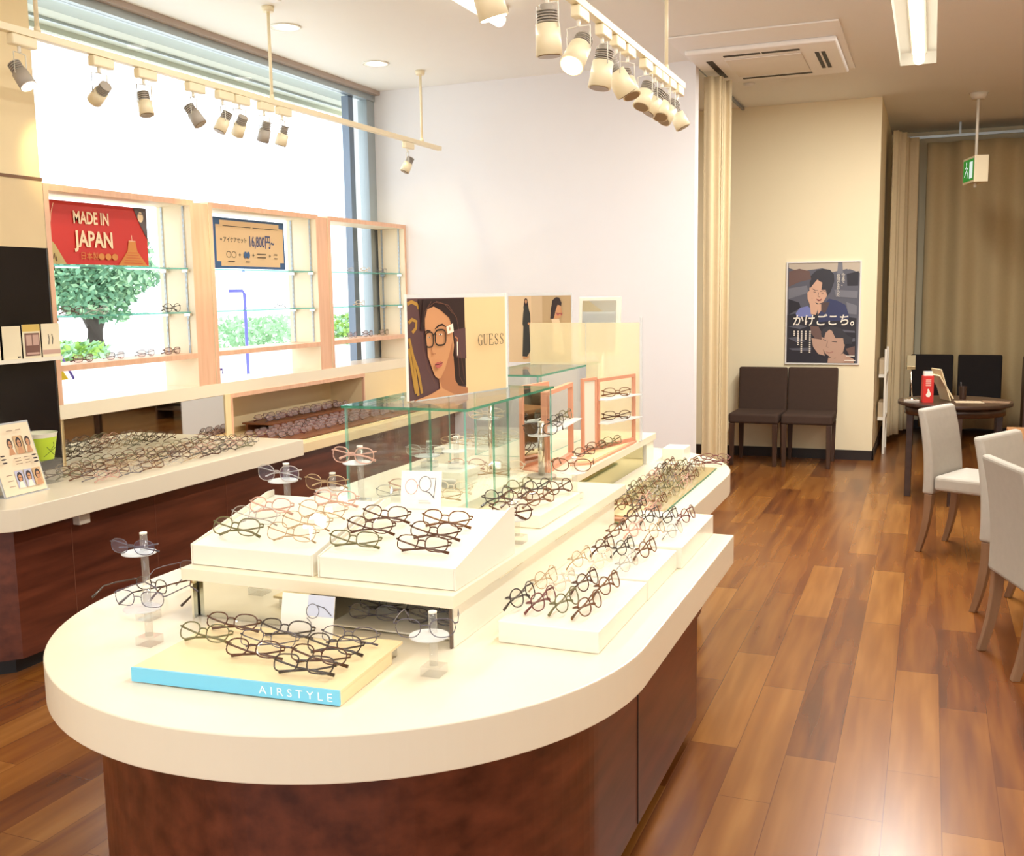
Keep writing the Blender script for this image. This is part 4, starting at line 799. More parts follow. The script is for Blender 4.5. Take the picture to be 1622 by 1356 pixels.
for k in range(3):
    portrait(0.34+k*0.2, 0.56, 0.53+k*0.2, 0.82, 4 if k % 2 else 0); portrait(0.34+k*0.2, 0.08, 0.53+k*0.2, 0.33, 1 if k < 2 else 4)
for yy in (0.9, 0.5, 0.46, 0.42): a.line([(0.4, yy), (0.55, yy)], 0.003, 5); a.line([(0.62, yy), (0.74, yy)], 0.003, 5)
for yy in (0.51, 0.46, 0.41): a.ell(0.87, yy, 0.06, 0.012, 2, 12); a.ell(0.14, yy+0.05, 0.06, 0.012, 2, 12)
for yy in (0.2, 0.12, 0.28): a.line([(0.08, yy), (0.22, yy)], 0.003, 5)
a.mb.build('printed_leaflet', a.mats, t, world=False)
o = onebox('acrylic_block', ACRYL, -3.68, -3.56, 3.33, 3.45, 0.7005, 0.805); tag(o, 'clear acrylic block under the lime green tub', 'block')
t = thing('tub', 'lime green and white tapered tub behind the leaflet holder', 'tub', (-3.62, 3.39, 0.8055))
mb = MB(); mb.cyl((-3.62, 3.39, 0.806), (-3.62, 3.39, 0.905), 0.055, 0.072, n=32, caps=False); mb.add([(-3.62+0.055*math.cos(k*PI/16), 3.39+0.055*math.sin(k*PI/16), 0.806) for k in range(32)], [list(range(32))]); mb.build('tub_body', ink('lime', (196, 224, 62)), t)
mb = MB(); mb.cyl((-3.62, 3.39, 0.905), (-3.62, 3.39, 0.922), 0.072, 0.075, n=32, caps=False); mb.tube([(-3.62+0.075*math.cos(k*PI/16), 3.39+0.075*math.sin(k*PI/16), 0.922) for k in range(32)], 0.002, 5, closed=True); mb.build('tub_rim', ACWHITE, t)
a = Art((-3.567, 3.335, 0.815), (0.34, 0.94, 0), (0.17, 0, 1), 0.09, 0.08, [ink('tub_green', (96, 128, 40))])
a.line([(0.2, 0.1), (0.75, 0.6)], 0.003, 0); a.line([(0.3, 0.65), (0.7, 0.15)], 0.003, 0); a.line([(0.5, 0.45), (0.65, 0.7), (0.6, 0.9)], 0.003, 0); a.k = 4
a.build('tub_mark', t)

# ------------------------------------------------------------------ ceiling: lights, air conditioner, tracks
def lamp(parent, kind, loc, power, color, rot=(0, 0, 0), size=0.1, sy=None, angle=1.2, blend=0.6):
    l = bpy.data.lights.new('lamp_light', kind); l.energy = power; l.color = color
    if kind == 'AREA': l.shape = 'RECTANGLE' if sy else 'DISK'; l.size = size; l.size_y = sy or size
    if kind == 'SPOT': l.spot_size = angle; l.spot_blend = blend; l.shadow_soft_size = size
    o = bpy.data.objects.new('lamp_light', l); o.location = loc; o.rotation_euler = rot; C.objects.link(o)
    if parent is not None: o.parent = parent; o.matrix_parent_inverse = base_matrix(parent).inverted()
    return o
TUBEM = emis('fluorescent_tube', (1.0, 0.90, 0.70), 3.2); LEDM = emis('lit_lens', (1.0, 0.92, 0.78), 9.0)
def batten(x, y0, y1, z, label, power, r=0.038):
    t = thing('tube_light', label, 'ceiling light', (x, (y0+y1)/2, z), 0, 'linear ceiling lights')
    onebox('fitting', ACWHITE, x-0.05, x+0.05, y0, y1, z+r+0.002, z+r+0.03, t)
    mb = MB(); mb.cyl((x, y0+0.02, z), (x, y1-0.02, z), r, n=20); mb.build('tube', TUBEM, t)
    lamp(t, 'AREA', (x, (y0+y1)/2, z-r-0.004), power, TUBE, (0, 0, 0), 0.07, y1-y0-0.1)
batten(-0.135, 5.6, 8.15, CEIL+0.02, 'long bright tube in the ceiling slot beside the air conditioner', 125)
batten(-0.135, 1.1, 5.3, CEIL+0.02, 'long tube in the ceiling slot behind the viewer end', 60)
batten(-2.28, 3.2, 5.56, CEIL-0.068, 'tube light under the ceiling between the two lighting tracks', 22)
batten(-2.28, -2.5, 1.5, CEIL-0.068, 'added unseen tube light under the ceiling near the front of the shop', 50)  # out of view behind the camera, added for room light
batten(2.2, 0.5, 5.5, CEIL-0.068, 'added unseen tube light under the ceiling on the open floor side', 60)  # out of view, added to light the open floor side
for x, y, lb in ((-3.583, 6.462, 'round downlight near the end of the window track'), (-3.579, 5.38, 'round downlight beside the middle hanger of the window track')):
    t = thing('downlight', lb, 'ceiling light', (x, y, CEIL), 0)
    mb = MB(); mb.tube([(x+0.085*math.cos(k*PI/16), y+0.085*math.sin(k*PI/16), CEIL-0.004) for k in range(32)], 0.008, 6, closed=True, flat=0.6); mb.build('trim_ring', ACWHITE, t)
    mb = MB(); mb.cyl((x, y, CEIL-0.008), (x, y, CEIL-0.001), 0.055, n=24); mb.build('lamp_face', LEDM, t)
    lamp(t, 'SPOT', (x, y, CEIL-0.02), 25, WARM, (0, 0, 0), 0.05, angle=2.0)
AC = mat('air_conditioner_plastic', (253, 253, 252), 0.4); SLOT = mat('dark_slot', (44, 34, 30), 0.6)
t = thing('ceiling_air_conditioner', 'square cassette air conditioner with dark slots in the ceiling above the curtain', 'air conditioner', (-1.08, 7.35, CEIL))
onebox('ceiling_plate', AC, -1.60, -0.56, 6.62, 8.07, CEIL-0.012, CEIL-0.001, t, 0.003)
onebox('cassette_body', AC, -1.56, -0.60, 6.98, 8.03, CEIL-0.045, CEIL-0.012, t, 0.012, )
onebox('intake_grille', mat('grille_white', (236, 230, 222), 0.4), -1.34, -0.84, 7.22, 7.80, CEIL-0.053, CEIL-0.045, t, 0.004)
for b in ((-1.33, -1.09, 7.10, 7.145), (-1.08, -0.84, 7.10, 7.145), (-1.33, -0.84, 7.88, 7.925), (-1.465, -1.42, 7.22, 7.80), (-0.76, -0.735, 7.25, 7.78), (-0.72, -0.695, 7.25, 7.78)):
    onebox('air_slot', SLOT, b[0], b[1], b[2], b[3], CEIL-0.047, CEIL-0.0445, t)
for x, y, lb in ((-1.36, 8.35, 'small ceiling sensor behind the air conditioner, nearer the curtain rail'), (-1.08, 8.22, 'small ceiling sensor just behind the air conditioner corner')):
    mb = MB(); mb.cyl((x, y, CEIL-0.02), (x, y, CEIL-0.0005), 0.03, 0.045, 20); tag(mb.build('ceiling_sensor', AC), lb, 'sensor')
def track(x, y0, y1, z, rods, label):
    t = thing('lighting_track', label, 'lighting track', (x, y0, CEIL))
    mb = MB(); mb.box(x-0.017, x+0.017, y0, y1, z, z+0.03); mb.build('rail', LAMPW, t, bevel=0.002)
    for y in rods:
        mb = MB(); mb.cyl((x, y, z+0.03), (x, y, CEIL-0.03), 0.009, n=12); mb.build('hanger_rod', LAMPW, t)
        mb = MB(); mb.cyl((x, y, CEIL-0.03), (x, y, CEIL-0.0005), 0.03, 0.035, n=20); mb.build('ceiling_cup', LAMPW, t)
        mb = MB(); mb.cyl((x, y, z+0.03), (x, y, z+0.055), 0.016, 0.01, n=12); mb.build('rail_clip', LAMPW, t)
track(-3.42, 2.2, 7.10, 2.555, (3.35, 4.98, 6.81), 'cream lighting track hung along the window')
track(-1.25, 2.1, 5.55, 2.55, (2.6, 5.19), 'cream lighting track hung over the island')
def spotlight(x, y, zr, az, el, label, power, lit=False, body=LAMPW, size=(0.036, 0.13), group=None, ang=0.9):
    """az: heading of the beam, el: angle below level"""
    t = thing('spotlight', label, 'spotlight', (x, y, zr), 0, group)
    onebox('adapter_box', LAMPW, x-0.018, x+0.018, y-0.065, y+0.06, zr-0.045, zr-0.001, t, 0.006)
    mb = MB(); mb.tube([(x, y-0.02, zr-0.045), (x, y-0.02, zr-0.07)], 0.007, 8)
    d = Vector((math.cos(az)*math.cos(el), math.sin(az)*math.cos(el), -math.sin(el))); side = Vector((-math.sin(az), math.cos(az), 0))
    c = Vector((x, y-0.02, zr-0.155)); R_ = size[0]
    for s in (-1, 1): mb.tube([(x, y-0.02, zr-0.07), Vector((x, y-0.02, zr-0.072))+side*s*(R_+0.006), c+side*s*(R_+0.006)], 0.0028, 6)
    mb.build('bracket', ACWHITE, t)
    mb = MB(); mb.cyl(c-d*size[1]*0.1, c+d*size[1]*0.55, R_, R_*1.1, 24, caps=True)
    mb.build('head', body, t)
    mb = MB()
    for k in range(5): mb.cyl(c-d*(size[1]*0.13+k*0.009), c-d*(size[1]*0.13+k*0.009+0.004), R_*0.86, n=20)
    mb.cyl(c-d*size[1]*0.5, c-d*size[1]*0.1, R_*0.6, n=16); mb.build('cooling_fins', LAMPG, t)
    mb = MB(); mb.cyl(c+d*(size[1]*0.55+0.0005), c+d*(size[1]*0.55+0.003), R_*0.94, n=24); mb.build('lens', LEDM if lit else mat('dark_reflector', (150, 128, 100), 0.3), t)
    if power:
        power *= 0.46
        o = lamp(t, 'SPOT', c+d*(size[1]*0.55+0.012), power, WARM, d.to_track_quat('-Z', 'Y').to_euler(), R_*0.8, angle=ang, blend=0.8)
W1 = 'spotlights on the window track'
for k, (y, az, el, lb, lit) in enumerate(((3.27, 0.2, 1.0, 'lit spotlight first on the window track, beside the beige wall', True), (3.70, 2.9, 0.5, 'finned spotlight second on the window track, turned to the window', False), (3.98, -0.3, 1.35, 'spotlight third on the window track, pointing down', False), (4.33, 0.3, 1.0, 'spotlight fourth on the window track, tilted to the room', False),
      (4.56, -2.2, 1.1, 'spotlight fifth on the window track, tilted back towards the viewer', False), (4.70, 2.8, 0.9, 'spotlight sixth on the window track, fins showing', False), (4.92, 3.0, 1.2, 'spotlight seventh on the window track, just before the hanger', False), (5.09, -2.9, 1.25, 'spotlight eighth on the window track, just after the hanger', False), (6.60, -2.4, 1.1, 'lone spotlight at the far end of the window track', False))):
    spotlight(-3.42, y, 2.555, az, el, lb, 22, lit, LAMPW if k % 3 else LAMPG, (0.031, 0.10), W1)
W2 = 'spotlights on the island track'
for k, (y, az, el, lb, lit, pw) in enumerate(((3.49, 1.2, 1.5, 'spotlight pointing straight down at the near end of the island track', False, 32), (3.83, -1.75, 0.85, 'glaring lit spotlight second on the island track', True, 48), (4.13, -2.4, 1.40, 'white finned spotlight third on the island track', False, 32), (4.33, 0.6, 1.0, 'spotlight fourth on the island track, tilted to the aisle', False, 32), (4.50, -0.5, 1.15, 'spotlight fifth on the island track', False, 0),
      (4.80, -2.0, 1.1, 'spotlight sixth on the island track', False, 32), (4.98, -2.6, 1.0, 'spotlight seventh on the island track', False, 0), (5.12, -1.6, 1.1, 'spotlight eighth on the island track, before the hanger', False, 32), (5.28, -2.2, 0.9, 'spotlight ninth on the island track, after the hanger', False, 0), (5.46, 0.2, 1.1, 'spotlight last on the island track, at its free end', False, 32))):
    spotlight(-1.25, y, 2.55, az, el, lb, pw, lit, LAMPW, (0.042, 0.16) if k < 4 else (0.036, 0.12), W2, 1.1)
for k, (y, az) in enumerate(((2.25, 2.6), (2.6, -0.2), (2.95, 0.9))):
    spotlight(-1.25, y, 2.55, az, 1.25, 'spotlight on the island track %s from its near end, above the rounded counter end' % ORD[k], 42, True, LAMPW, (0.042, 0.16), W2, 1.3)
o = onebox('ceiling_box', AC, -3.30, -3.24, 4.45, 4.85, CEIL-0.03, CEIL-0.0005, bevel=0.004); tag(o, 'small slim white fitting on the ceiling above the window track', 'fitting')
# exit sign on a rod
t = thing('exit_sign', 'small hanging green exit sign box on a white rod', 'sign', (0.31, 9.62, CEIL))
mb = MB(); mb.cyl((0.31, 9.62, CEIL-0.05), (0.31, 9.62, CEIL-0.0005), 0.05, 0.075, 24); mb.build('ceiling_cup', ACWHITE, t)
mb = MB(); mb.cyl((0.31, 9.62, 2.56), (0.31, 9.62, CEIL-0.05), 0.012, n=12); mb.build('rod', ACWHITE, t)
M_ = Matrix.Translation((0.31, 9.62, 2.45)) @ Matrix.Rotation(0.25, 4, 'Z')
mb = MB(); mb.box(-0.055, 0.055, -0.16, 0.16, -0.105, 0.11, M_=M_); mb.build('sign_box', LAMPW, t, bevel=0.004)
gm = emis('exit_green', lin((70, 150, 60)), 0.8)
mb = MB(); mb.box(-0.0575, -0.0555, -0.14, 0.14, -0.085, 0.09, M_=M_); mb.build('sign_face', gm, t)
a = Art(M_ @ Vector((-0.0578, 0.13, -0.075)), M_.to_3x3() @ Vector((0, -1, 0)), (0, 0, 1), 0.26, 0.15, [emis('exit_white', (0.9, 1, 0.9), 0.9)])
a.rect(0.62, 0.05, 0.95, 0.95, 0); a.line([(0.30, 0.85), (0.34, 0.55), (0.22, 0.4), (0.12, 0.2)], 0.014, 0); a.line([(0.34, 0.55), (0.44, 0.35), (0.40, 0.1)], 0.014, 0); a.line([(0.2, 0.65), (0.32, 0.72), (0.46, 0.6)], 0.01, 0); a.ell(0.32, 0.92, 0.05, 0.09, 0, 12)
a.build('running_figure', t)
mb = MB(); mb.cyl((0.31, 9.6, 2.31), (0.31, 9.6, 2.344), 0.012, n=10); mb.build('pull_knob', ACWHITE, t)

# ------------------------------------------------------------------ curtains
def fabric(name, col, b=0.3): return mat(name, col, 0.9, var=0.05, scale=40, bump=b, bscale=700, spec=0.2)
CURT = fabric('beige_curtain', (214, 196, 160)); CURTD = fabric('khaki_curtain', (190, 172, 134))
def curtain(name, path, z0, z1, label, m, amp=0.035, wave=0.11, seed=1, flare=0.0):
    rnd = random.Random(seed); pts = []; P_ = [Vector((x, y)) for x, y in path]; L = sum((P_[i+1]-P_[i]).length for i in range(len(P_)-1)); n = int(L/0.012)
    rows = 14; mb = MB(); ph = [rnd.random()*6 for _ in range(4)]
    def along(s):
        for i in range(len(P_)-1):
            l = (P_[i+1]-P_[i]).length
            if s <= l or i == len(P_)-2: d = (P_[i+1]-P_[i])/l; return P_[i]+d*min(s, l), Vector((-d.y, d.x))
            s -= l
    for r_ in range(rows+1):
        v = r_/rows; z = z1+(z0-z1)*v
        for i in range(n+1):
            s = L*i/n; p, nn = along(s)
            w_ = math.sin(2*PI*s/wave+ph[0]+1.6*math.sin(s*2.3/(wave*4)+ph[1]+v*0.5)+0.5*math.sin(s*5+ph[3]+v*1.2))+0.45*math.sin(2*PI*s/(wave*2.7)+ph[2]+v*0.8)
            off = amp*w_*(0.75+0.35*v)
            zz = z+(0.006*math.sin(s*9) if r_ == rows else 0)
            pts.append((p.x+nn.x*off, p.y+nn.y*off, zz))
    o_ = n+1
    mb.add(pts, [[r_*o_+i, r_*o_+i+1, (r_+1)*o_+i+1, (r_+1)*o_+i] for r_ in range(rows) for i in range(n)], 0, True)
    o = mb.build(name, m); so = o.modifiers.new('thickness', 'SOLIDIFY'); so.thickness = 0.003; so.offset = 0
    return tag(o, label, 'curtain')
curtain('curtain', [(-1.53, 7.50), (-1.40, 7.56), (-1.52, 7.64), (-1.38, 7.72)], 0.06, 2.99, 'narrow cream curtain bunched at the end of the white wall', CURT, 0.022, 0.06, 3)
o = onebox('curtain_rail', ALU, -1.585, -1.565, 7.48, 9.39, 3.05, 3.07); tag(o, 'thin ceiling curtain rail running from the cream curtain to the alcove wall', 'curtain rail')
curtain('curtain', [(-0.36, 10.40), (-0.27, 10.62), (-0.36, 10.86), (-0.20, 10.98), (-0.16, 11.05)], 0.08, 2.93, 'pale cream curtain gathered beside the alcove wall', CURT, 0.03, 0.09, 5)
curtain('curtain', [(-0.08, 11.22), (4.1, 11.22)], 0.08, 2.90, 'wide khaki curtain across the back behind the dark round table', CURTD, 0.05, 0.27, 9)
t = thing('curtain_rail', 'grey curtain rail along the back above the wide khaki curtain', 'curtain rail', (1.9, 11.22, 2.95)); onebox('rail', ALUL, -0.38, 4.15, 11.18, 11.20, 2.94, 2.965, t)
for x in (0.2, 1.6, 3.0): onebox('rail_bracket', ALUL, x, x+0.02, 11.18, 11.2, 2.965, CEIL-0.0005, t)

# ------------------------------------------------------------------ chairs
GREYF = mat('light_grey_fabric', (184, 178, 168), 0.95, var=0.06, scale=30, bump=0.4, bscale=900, spec=0.2); DARKF = mat('dark_brown_fabric', (74, 58, 50), 0.9, var=0.08, scale=30, bump=0.4, bscale=900, spec=0.2)
LEGW = wood('walnut_leg', (128, 96, 70), (150, 116, 88), 0.4, 'Z', 3, 8); LEGD = wood('dark_leg', (58, 38, 28), (84, 58, 42), 0.4, 'Z', 3, 8); BLKF = mat('black_fabric', (34, 30, 30), 0.85, var=0.1, scale=40, bump=0.3, bscale=900, spec=0.2)
def loft(rows, mi=0):
    """rows: list of 4-corner loops bottom to top"""
    mb = MB(); n = len(rows); mb.add([p for r_ in rows for p in r_], [[i*4+k, i*4+(k+1) % 4, (i+1)*4+(k+1) % 4, (i+1)*4+k] for i in range(n-1) for k in range(4)]+[[3, 2, 1, 0], [(n-1)*4+k for k in range(4)]], mi); return mb
def make_chair(label, fab, legm, w_=0.42, curved=True, group=None, H=0.82, seat=0.44, dep=0.42):
    """faces local -y; rear legs at y = dep/2"""
    t = thing('dining_chair', label, 'chair', (0, 0, 0), 0, group); h = w_/2; d = dep/2
    mb = MB(); mb.box(-h, h, -d, d-0.045, seat-0.085, seat); o = mb.build('seat', fab, t, world=False, bevel=0.02, seg=3)
    rows = []
    zb = seat-0.11 if curved else seat-0.04
    for i in range(9):
        v = i/8; z = zb+(H-zb)*v; y = d-0.04+(0.075*v*v-0.01*v if curved else 0.03*v); th = 0.062-0.018*v if curved else 0.055
        rows.append([(-h, y, z), (h, y, z), (h, y+th, z), (-h, y+th, z)])
    loft(rows).build('backrest', fab, t, world=False, bevel=0.016, seg=3)
    for sx in (-1, 1):
        x = sx*(h-0.028)
        loft([[(x-0.016, -d+0.025-0.016, 0), (x+0.016, -d+0.025-0.016, 0), (x+0.016, -d+0.025+0.016, 0), (x-0.016, -d+0.025+0.016, 0)],
              [(x-0.022, -d+0.028-0.022, seat-0.085), (x+0.022, -d+0.028-0.022, seat-0.085), (x+0.022, -d+0.028+0.022, seat-0.085), (x-0.022, -d+0.028+0.022, seat-0.085)]]).build('leg', legm, t, world=False, bevel=0.003)
        rows = []; zt = zb if curved else seat-0.085
        for i in range(6):
            v = i/5; z = zt*v; y = d-0.012+0.055*(1-v)**2 if curved else d-0.015; a_ = 0.015+0.007*v
            rows.append([(x-a_, y-a_, z), (x+a_, y-a_, z), (x+a_, y+a_, z), (x-a_, y+a_, z)])
        loft(rows).build('leg', legm, t, world=False, bevel=0.003)
    return t
def copy_tree(o, parent=None):
    c = o.copy(); C.objects.link(c)
    if parent is not None: c.parent = parent
    for ch in o.children: copy_tree(ch, c)
    return c
def place(t, x, y, rz, label=None):
    t.location = (x, y, 0); t.rotation_euler = (0, 0, rz)
    if label: t['label'] = label
    return t
bpy.context.view_layer.update()
ch = make_chair('dark brown upholstered chair under the poster, nearer the cream curtain', DARKF, LEGD, 0.42, False, 'dark chairs against the alcove wall', 0.815, 0.45, 0.46)
bpy.context.view_layer.update()
place(ch, -1.36, 9.05, -0.03)
place(copy_tree(ch), -0.93, 9.07, 0.0, 'dark brown upholstered chair under the poster, nearer the alcove corner')
bk = make_chair('black chair behind the round table, beside the gathered curtain', BLKF, LEGD, 0.38, False, 'black chairs behind the round table', 0.855, 0.45, 0.42)
bpy.context.view_layer.update()
place(bk, 0.03, 10.4, 0)
place(copy_tree(bk), 0.45, 10.4, 0, 'black chair behind the round table, on the side away from the gathered curtain')
g = make_chair('light grey upholstered chair farthest back at the wooden table', GREYF, LEGW, 0.40, True, 'light grey chairs around the wooden table', 0.82, 0.45, 0.44)
bpy.context.view_layer.update()
def by_rear_legs(t, p1, face, label, w_=0.40, dep=0.44):
    """p1 = near rear foot, face = heading the chair looks to"""
    fx, fy = math.cos(face), math.sin(face); sx, sy = -fy, fx     # side pointing to the other rear leg
    cx = p1[0]+sx*(w_/2-0.03)+fx*(dep/2+0.04); cy = p1[1]+sy*(w_/2-0.03)+fy*(dep/2+0.04)
    return place(t, cx, cy, face+PI/2, label)
by_rear_legs(g, (-0.015, 6.197), -0.43, 'light grey upholstered chair farthest back at the wooden table')
by_rear_legs(copy_tree(g), (0.235, 5.09), -0.50, 'light grey upholstered chair in the middle, half hidden by the nearest chair')
g3 = by_rear_legs(copy_tree(g), (0.349, 4.221), 0.31, 'light grey upholstered chair nearest the viewer, its back turned to the room')

# ------------------------------------------------------------------ tables and what stands on them
TOPW = wood('brown_table_top', (146, 100, 62), (170, 122, 80), 0.35, 'X', 3, 8)
t = thing('dining_table', 'brown wooden rectangular table between the light grey chairs', 'table', (1.0, 6.0, 0))
mb = MB(); mb.box(0.425, 1.6, 5.42, 6.45, 0.67, 0.70); mb.build('table_top', TOPW, t, bevel=0.004)
mb = MB(); mb.box(0.60, 1.52, 5.53, 6.37, 0.60, 0.67); mb.build('apron', LEGD, t)
for x in (0.62, 1.46):
    for y in (5.55, 6.31): onebox('leg', LEGD, x, x+0.05, y, y+0.05, 0, 0.60, t, 0.003)
RT = wood('dark_round_table', (52, 34, 26), (72, 50, 38), 0.3, 'X', 3, 6); cx, cy = 0.18, 7.85
t = thing('round_table', 'dark round wooden table in front of the khaki curtain', 'table', (cx, cy, 0))
mb = MB(); mb.cyl((cx, cy, 0.675), (cx, cy, 0.70), 0.375, n=48); mb.build('table_top', RT, t, bevel=0.003)
mb = MB(); mb.cyl((cx, cy, 0.61), (cx, cy, 0.675), 0.33, n=40); mb.build('apron', RT, t)
for ang in (-1.6, -0.05, 1.55, 3.1): x, y = cx+0.29*math.cos(ang), cy+0.29*math.sin(ang); onebox('leg', RT, x-0.022, x+0.022, y-0.022, y+0.022, 0, 0.61, t, 0.003)
Z = 0.7005
t = thing('brochure_box', 'red brochure box with a white shape on the dark round table', 'box', (0.0, 7.70, Z), 0.2)
mb = MB(); mb.box(-0.035, 0.035, -0.03, 0.03, 0, 0.185); mb.build('box_body', ink('box_red', (206, 44, 38)), t, world=False)
mb = MB(); mb.box(-0.028, 0.028, -0.022, 0.022, 0.1855, 0.215); mb.build('leaflets', ink('leaflet_white', (236, 234, 226)), t, world=False)
a = Art((-0.035, -0.0302, 0), (1, 0, 0), (0, 0, 1), 0.07, 0.185, [OFFW]); a.poly([(0.35, 0.22), (0.62, 0.2), (0.78, 0.32), (0.66, 0.4), (0.55, 0.52), (0.42, 0.5), (0.45, 0.4), (0.28, 0.3)], 0)
for b in (0.85, 0.78, 0.71, 0.64): a.line([(0.25, b), (0.75, b)], 0.003, 0)
a.mb.build('printed_face', a.mats, t, world=False)
t = thing('magazine', 'open cream magazine leaning upright behind the red brochure box', 'magazine', (0.10, 7.82, Z), 0.4)
M_ = Matrix.Rotation(0.45, 4, 'Y'); mb = MB(); mb.box(0.02, 0.028, -0.08, 0.08, 0.0, 0.23, M_=Matrix.Rotation(-0.32, 4, 'Y')); mb.box(0.02, 0.03, -0.08, 0.08, 0.01, 0.20, M_=Matrix.Translation((0.025, 0, 0.0)) @ Matrix.Rotation(-0.55, 4, 'Y')); mb.build('pages', ink('page_cream', (226, 206, 168)), t, world=False)
t = thing('table_mirror', 'small chrome table mirror on the dark round table', 'mirror', (-0.10, 7.86, Z), -0.3)
mb = MB(); mb.cyl((0, 0, 0), (0, 0, 0.01), 0.055, n=24); mb.build('base', CHROME, t, world=False)
mb = MB(); mb.cyl((0, 0, 0.01), (-0.015, 0, 0.23), 0.005, n=10); mb.build('pole', CHROME, t, world=False)
mb = MB(); mb.box(-0.035, 0.035, -0.003, 0.003, -0.02, 0.08, M_=Matrix.Translation((-0.012, -0.008, 0.235)) @ Matrix.Rotation(1.0, 4, 'Z')); mb.build('mirror_head', MIRROR, t, world=False)
o = onebox('tissue_pack', LAMPG, -0.15, -0.05, 7.66, 7.74, Z, Z+0.012); tag(o, 'flat silvery pack lying at the window-side edge of the round table', 'pack')
t = thing('pen_cup', 'dark pen cup on the round table before the gap between the black chairs', 'cup', (0.235, 7.98, Z))
mb = MB(); mb.cyl((0.235, 7.98, Z), (0.235, 7.98, Z+0.09), 0.022, 0.028, 20, caps=False); mb.add([(0.235+0.022*math.cos(k*PI/8), 7.98+0.022*math.sin(k*PI/8), Z) for k in range(16)], [list(range(16))]); mb.build('cup_body', RT, t)
mb = MB(); mb.cyl((0.23, 7.98, Z+0.004), (0.22, 7.975, Z+0.12), 0.004, n=8); mb.build('pen', ink('ink_black', (40, 34, 34)), t)
for k, (x, y, rz, lb) in enumerate(((0.27, 7.76, 0.1, 'pale printed sheet lying on the round table'), (0.44, 7.80, -0.15, 'darker printed sheet lying near the far side of the round table'))):
    t = thing('paper_sheet', lb, 'paper', (x, y, Z), rz); mb = MB(); mb.box(-0.09, 0.09, -0.06, 0.06, 0, 0.003); mb.build('sheet', ink('sheet_pale', (200, 180, 150)) if not k else ink('sheet_brown', (140, 112, 88)), t, world=False)
# racks seen past the wall corner and at the picture edge
t = thing('magazine_rack', 'white rack half hidden between the alcove corner and the gathered curtain', 'rack', (-0.36, 10.2, 0))
for z in (0.30, 0.69): onebox('shelf', ACWHITE, -0.412, -0.345, 9.85, 10.25, z, z+0.03, t)
onebox('side_post', ACWHITE, -0.365, -0.345, 9.82, 9.85, 0, 0.95, t); onebox('side_post', ACWHITE, -0.365, -0.345, 10.25, 10.28, 0, 0.95, t)
for z in (0.721, 0.331): onebox('magazines', ink('sheet_pale', (200, 180, 150)), -0.41, -0.37, 9.88, 10.22, z, z+0.13, t)
t = thing('magazine_rack', 'wooden magazine rack at the picture edge in front of the khaki curtain', 'rack', (0.98, 10.2, 0))
for x in (0.80, 1.20): onebox('side_post', LEGD, x, x+0.025, 10.2, 10.5, 0, 0.85, t)
for z in (0.12, 0.45, 0.72): onebox('shelf', LEGD, 0.825, 1.20, 10.2, 10.5, z, z+0.02, t)
for i in range(5):
    o = onebox('magazine', ink(('sheet_pale', 'box_red', 'page_cream', 'sheet_brown', 'leaflet_white')[i], ((200, 180, 150), (206, 44, 38), (226, 206, 168), (140, 112, 88), (236, 234, 226))[i]), 0.83+i*0.07, 0.885+i*0.07, 10.25, 10.45, 0.7405, 0.90-0.015*(i % 2)); tag(o, 'upright magazine on the top shelf of the wooden rack, %s from its curtain-side post' % ORD[i], 'magazine', 'magazines on the wooden rack')

# ------------------------------------------------------------------ wall poster
t = thing('framed_poster', 'large framed poster of two smiling people in a white frame on the alcove wall', 'poster', (-0.87, 9.4, 0.83))
x0, x1, z0, z1 = -1.183, -0.557, 0.836, 1.730
mb = MB(); mb.box(x0, x1, 9.392, 9.409, z0, z0+0.012); mb.box(x0, x1, 9.392, 9.409, z1-0.012, z1); mb.box(x0, x0+0.012, 9.392, 9.409, z0+0.012, z1-0.012); mb.box(x1-0.012, x1, 9.392, 9.409, z0+0.012, z1-0.012); mb.build('frame', mat('white_frame', (236, 232, 228), 0.35), t)
mb = MB(); mb.box(x0+0.012, x1-0.012, 9.402, 9.408, z0+0.012, z1-0.012)
PB = ink('poster_slate', (92, 92, 104)); mb.build('poster_sheet', PB, t)
a = Art((x0+0.012, 9.4016, z0+0.012), (1, 0, 0), (0, 0, 1), x1-x0-0.024, z1-z0-0.024,
        [PB, ink('ps_pale', (196, 182, 164)), ink('ps_dark', (38, 34, 44)), ink('ps_mid', (120, 120, 130)), ink('ps_brown', (110, 84, 78)), ink('ps_skin', (216, 172, 146)), ink('ps_skin_b', (192, 156, 136)), ink('ps_hair', (50, 48, 56)), ink('ps_navy', (52, 58, 98)), OFFW, ink('ps_lips', (150, 80, 78)), ink('ps_shadow', (84, 66, 64)), ink('ps_peri', (120, 128, 186))])
def w2(x, y): return ((x-195)/(1035-195.0)+0.02*(y-110)/1145.0, 1-(y-118)/1125.0)
def ww(p): return [w2(*v) for v in p]
a.rect(0, 0, 1, 1, 0); a.poly(ww([(200,118),(1035,118),(1030,240),(900,190),(700,230),(600,180),(330,210),(205,170)]), 1)
a.poly(ww([(780,118),(830,118),(840,240),(770,260)]), 3); a.poly(ww([(860,118),(990,118),(980,190),(890,200)]), 1)
a.poly(ww([(205,210),(330,180),(450,210),(470,300),(330,330),(205,380)]), 4); a.poly(ww([(880,250),(1020,220),(1015,380),(890,380)]), 2)
a.poly(ww([(202,400),(420,370),(440,450),(202,520)]), 3); a.poly(ww([(202,520),(330,560),(350,620),(200,700)]), 2); a.poly(ww([(740,420),(1010,440),(1005,520),(760,500)]), 3); a.poly(ww([(880,560),(1005,600),(1000,700),(900,690)]), 3)
a.poly(ww([(190,700),(420,660),(1000,740),(990,1240),(180,1240)]), 2)
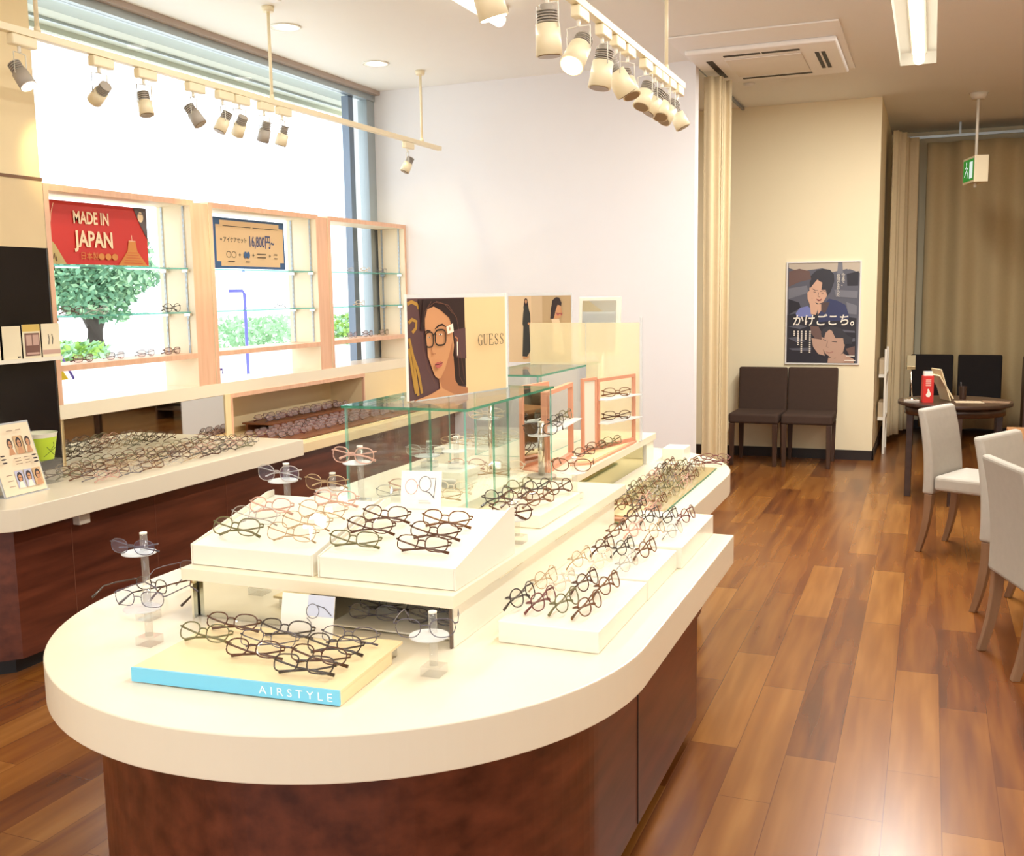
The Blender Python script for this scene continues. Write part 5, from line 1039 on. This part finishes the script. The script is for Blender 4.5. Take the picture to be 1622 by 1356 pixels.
for pts in ([(200,830),(330,810),(430,830),(340,860)], [(195,960),(300,950),(420,1000),(300,1010)], [(210,1080),(480,1070),(470,1110),(250,1100)], [(760,860),(980,880),(985,900),(780,890)], [(830,980),(985,960),(985,1000),(850,1010)]): a.poly(ww(pts), 0)
# upper person: arm and shirt, face, hand, hair
a.poly(ww([(300,720),(290,680),(340,620),(430,600),(480,640),(480,720)]), 12)
a.poly(ww([(560,720),(600,600),(680,520),(780,545),(870,590),(920,720),(900,760),(560,780)]), 8); a.poly(ww([(590,560),(690,560),(640,680),(590,660)]), 11)
a.poly(ww([(500,320),(450,400),(455,470),(500,550),(560,575),(610,560),(650,500),(680,420),(690,320),(600,290)]), 5)
a.poly(ww([(455,425),(425,450),(430,520),(455,580),(470,690),(530,700),(560,600),(520,560),(480,520),(465,470)]), 5)
a.poly(ww([(545,580),(590,580),(590,650),(550,700)]), 5)
a.poly(ww([(460,400),(510,340),(545,300),(560,320),(600,340),(590,420),(640,420),(660,490),(700,440),(740,330),(735,250),(690,200),(610,185),(530,205),(490,240),(465,265),(480,290),(455,330)]), 7)
a.poly(ww([(515,340),(555,315),(600,345),(592,415),(520,400),(480,400)]), 5)
a.line(ww([(485,405),(520,425),(550,428)]), 0.004, 7); a.line(ww([(575,440),(610,430),(640,438)]), 0.004, 7); a.line(ww([(500,440),(530,448)]), 0.004, 7); a.line(ww([(590,455),(618,458)]), 0.004, 7)
a.line(ww([(560,450),(552,490),(575,500)]), 0.003, 11); a.poly(ww([(530,520),(570,530),(600,515),(585,542),(555,546)]), 10)
# lower person
a.poly(ww([(460,820),(560,830),(600,900),(640,960),(560,1010),(470,900)]), 4); a.poly(ww([(480,960),(600,980),(620,1100),(640,1160),(560,1140),(500,1060)]), 6)
a.poly(ww([(640,860),(600,950),(600,1050),(640,1130),(720,1190),(790,1180),(850,1120),(870,1040),(850,960),(760,900),(700,860)]), 6)
a.poly(ww([(590,900),(620,850),(700,825),(820,850),(900,930),(960,960),(950,1030),(860,1030),(850,960),(760,960),(720,880),(690,865),(645,900),(630,960),(600,950)]), 7)
a.line(ww([(615,975),(650,990)]), 0.005, 7); a.line(ww([(720,1000),(780,1005)]), 0.005, 7); a.line(ww([(670,990),(655,1060),(680,1065)]), 0.003, 11); a.line(ww([(655,1115),(690,1128),(735,1115)]), 0.004, 10)
a.poly(ww([(680,1180),(760,1190),(850,1130),(980,1200),(975,1240),(670,1240)]), 6); a.poly(ww([(880,1080),(985,1050),(985,1150),(930,1160)]), 4)
a.text('かけごこち。', 0.075, 0.385, 0.078, 9, 0.90, bold=0.014, shear=0.1)
a.text('今まで、', 0.775, 0.86, 0.024, 9, vertical=True); a.text('見障かまかった', 0.71, 0.85, 0.024, 9, vertical=True)
for k, (x, ln, top) in enumerate(((0.11, 3, 0.325), (0.165, 8, 0.325), (0.215, 12, 0.325), (0.275, 5, 0.325), (0.335, 12, 0.325))):
    for i in range(ln): a.rect(x-0.011, top-i*0.019-0.012, x+0.011, top-i*0.019, 9)
a.rect(0.82, 0.025, 0.97, 0.035, 9); a.rect(0.84, 0.07, 0.96, 0.078, 9)
a.build('printed_sheet', t)
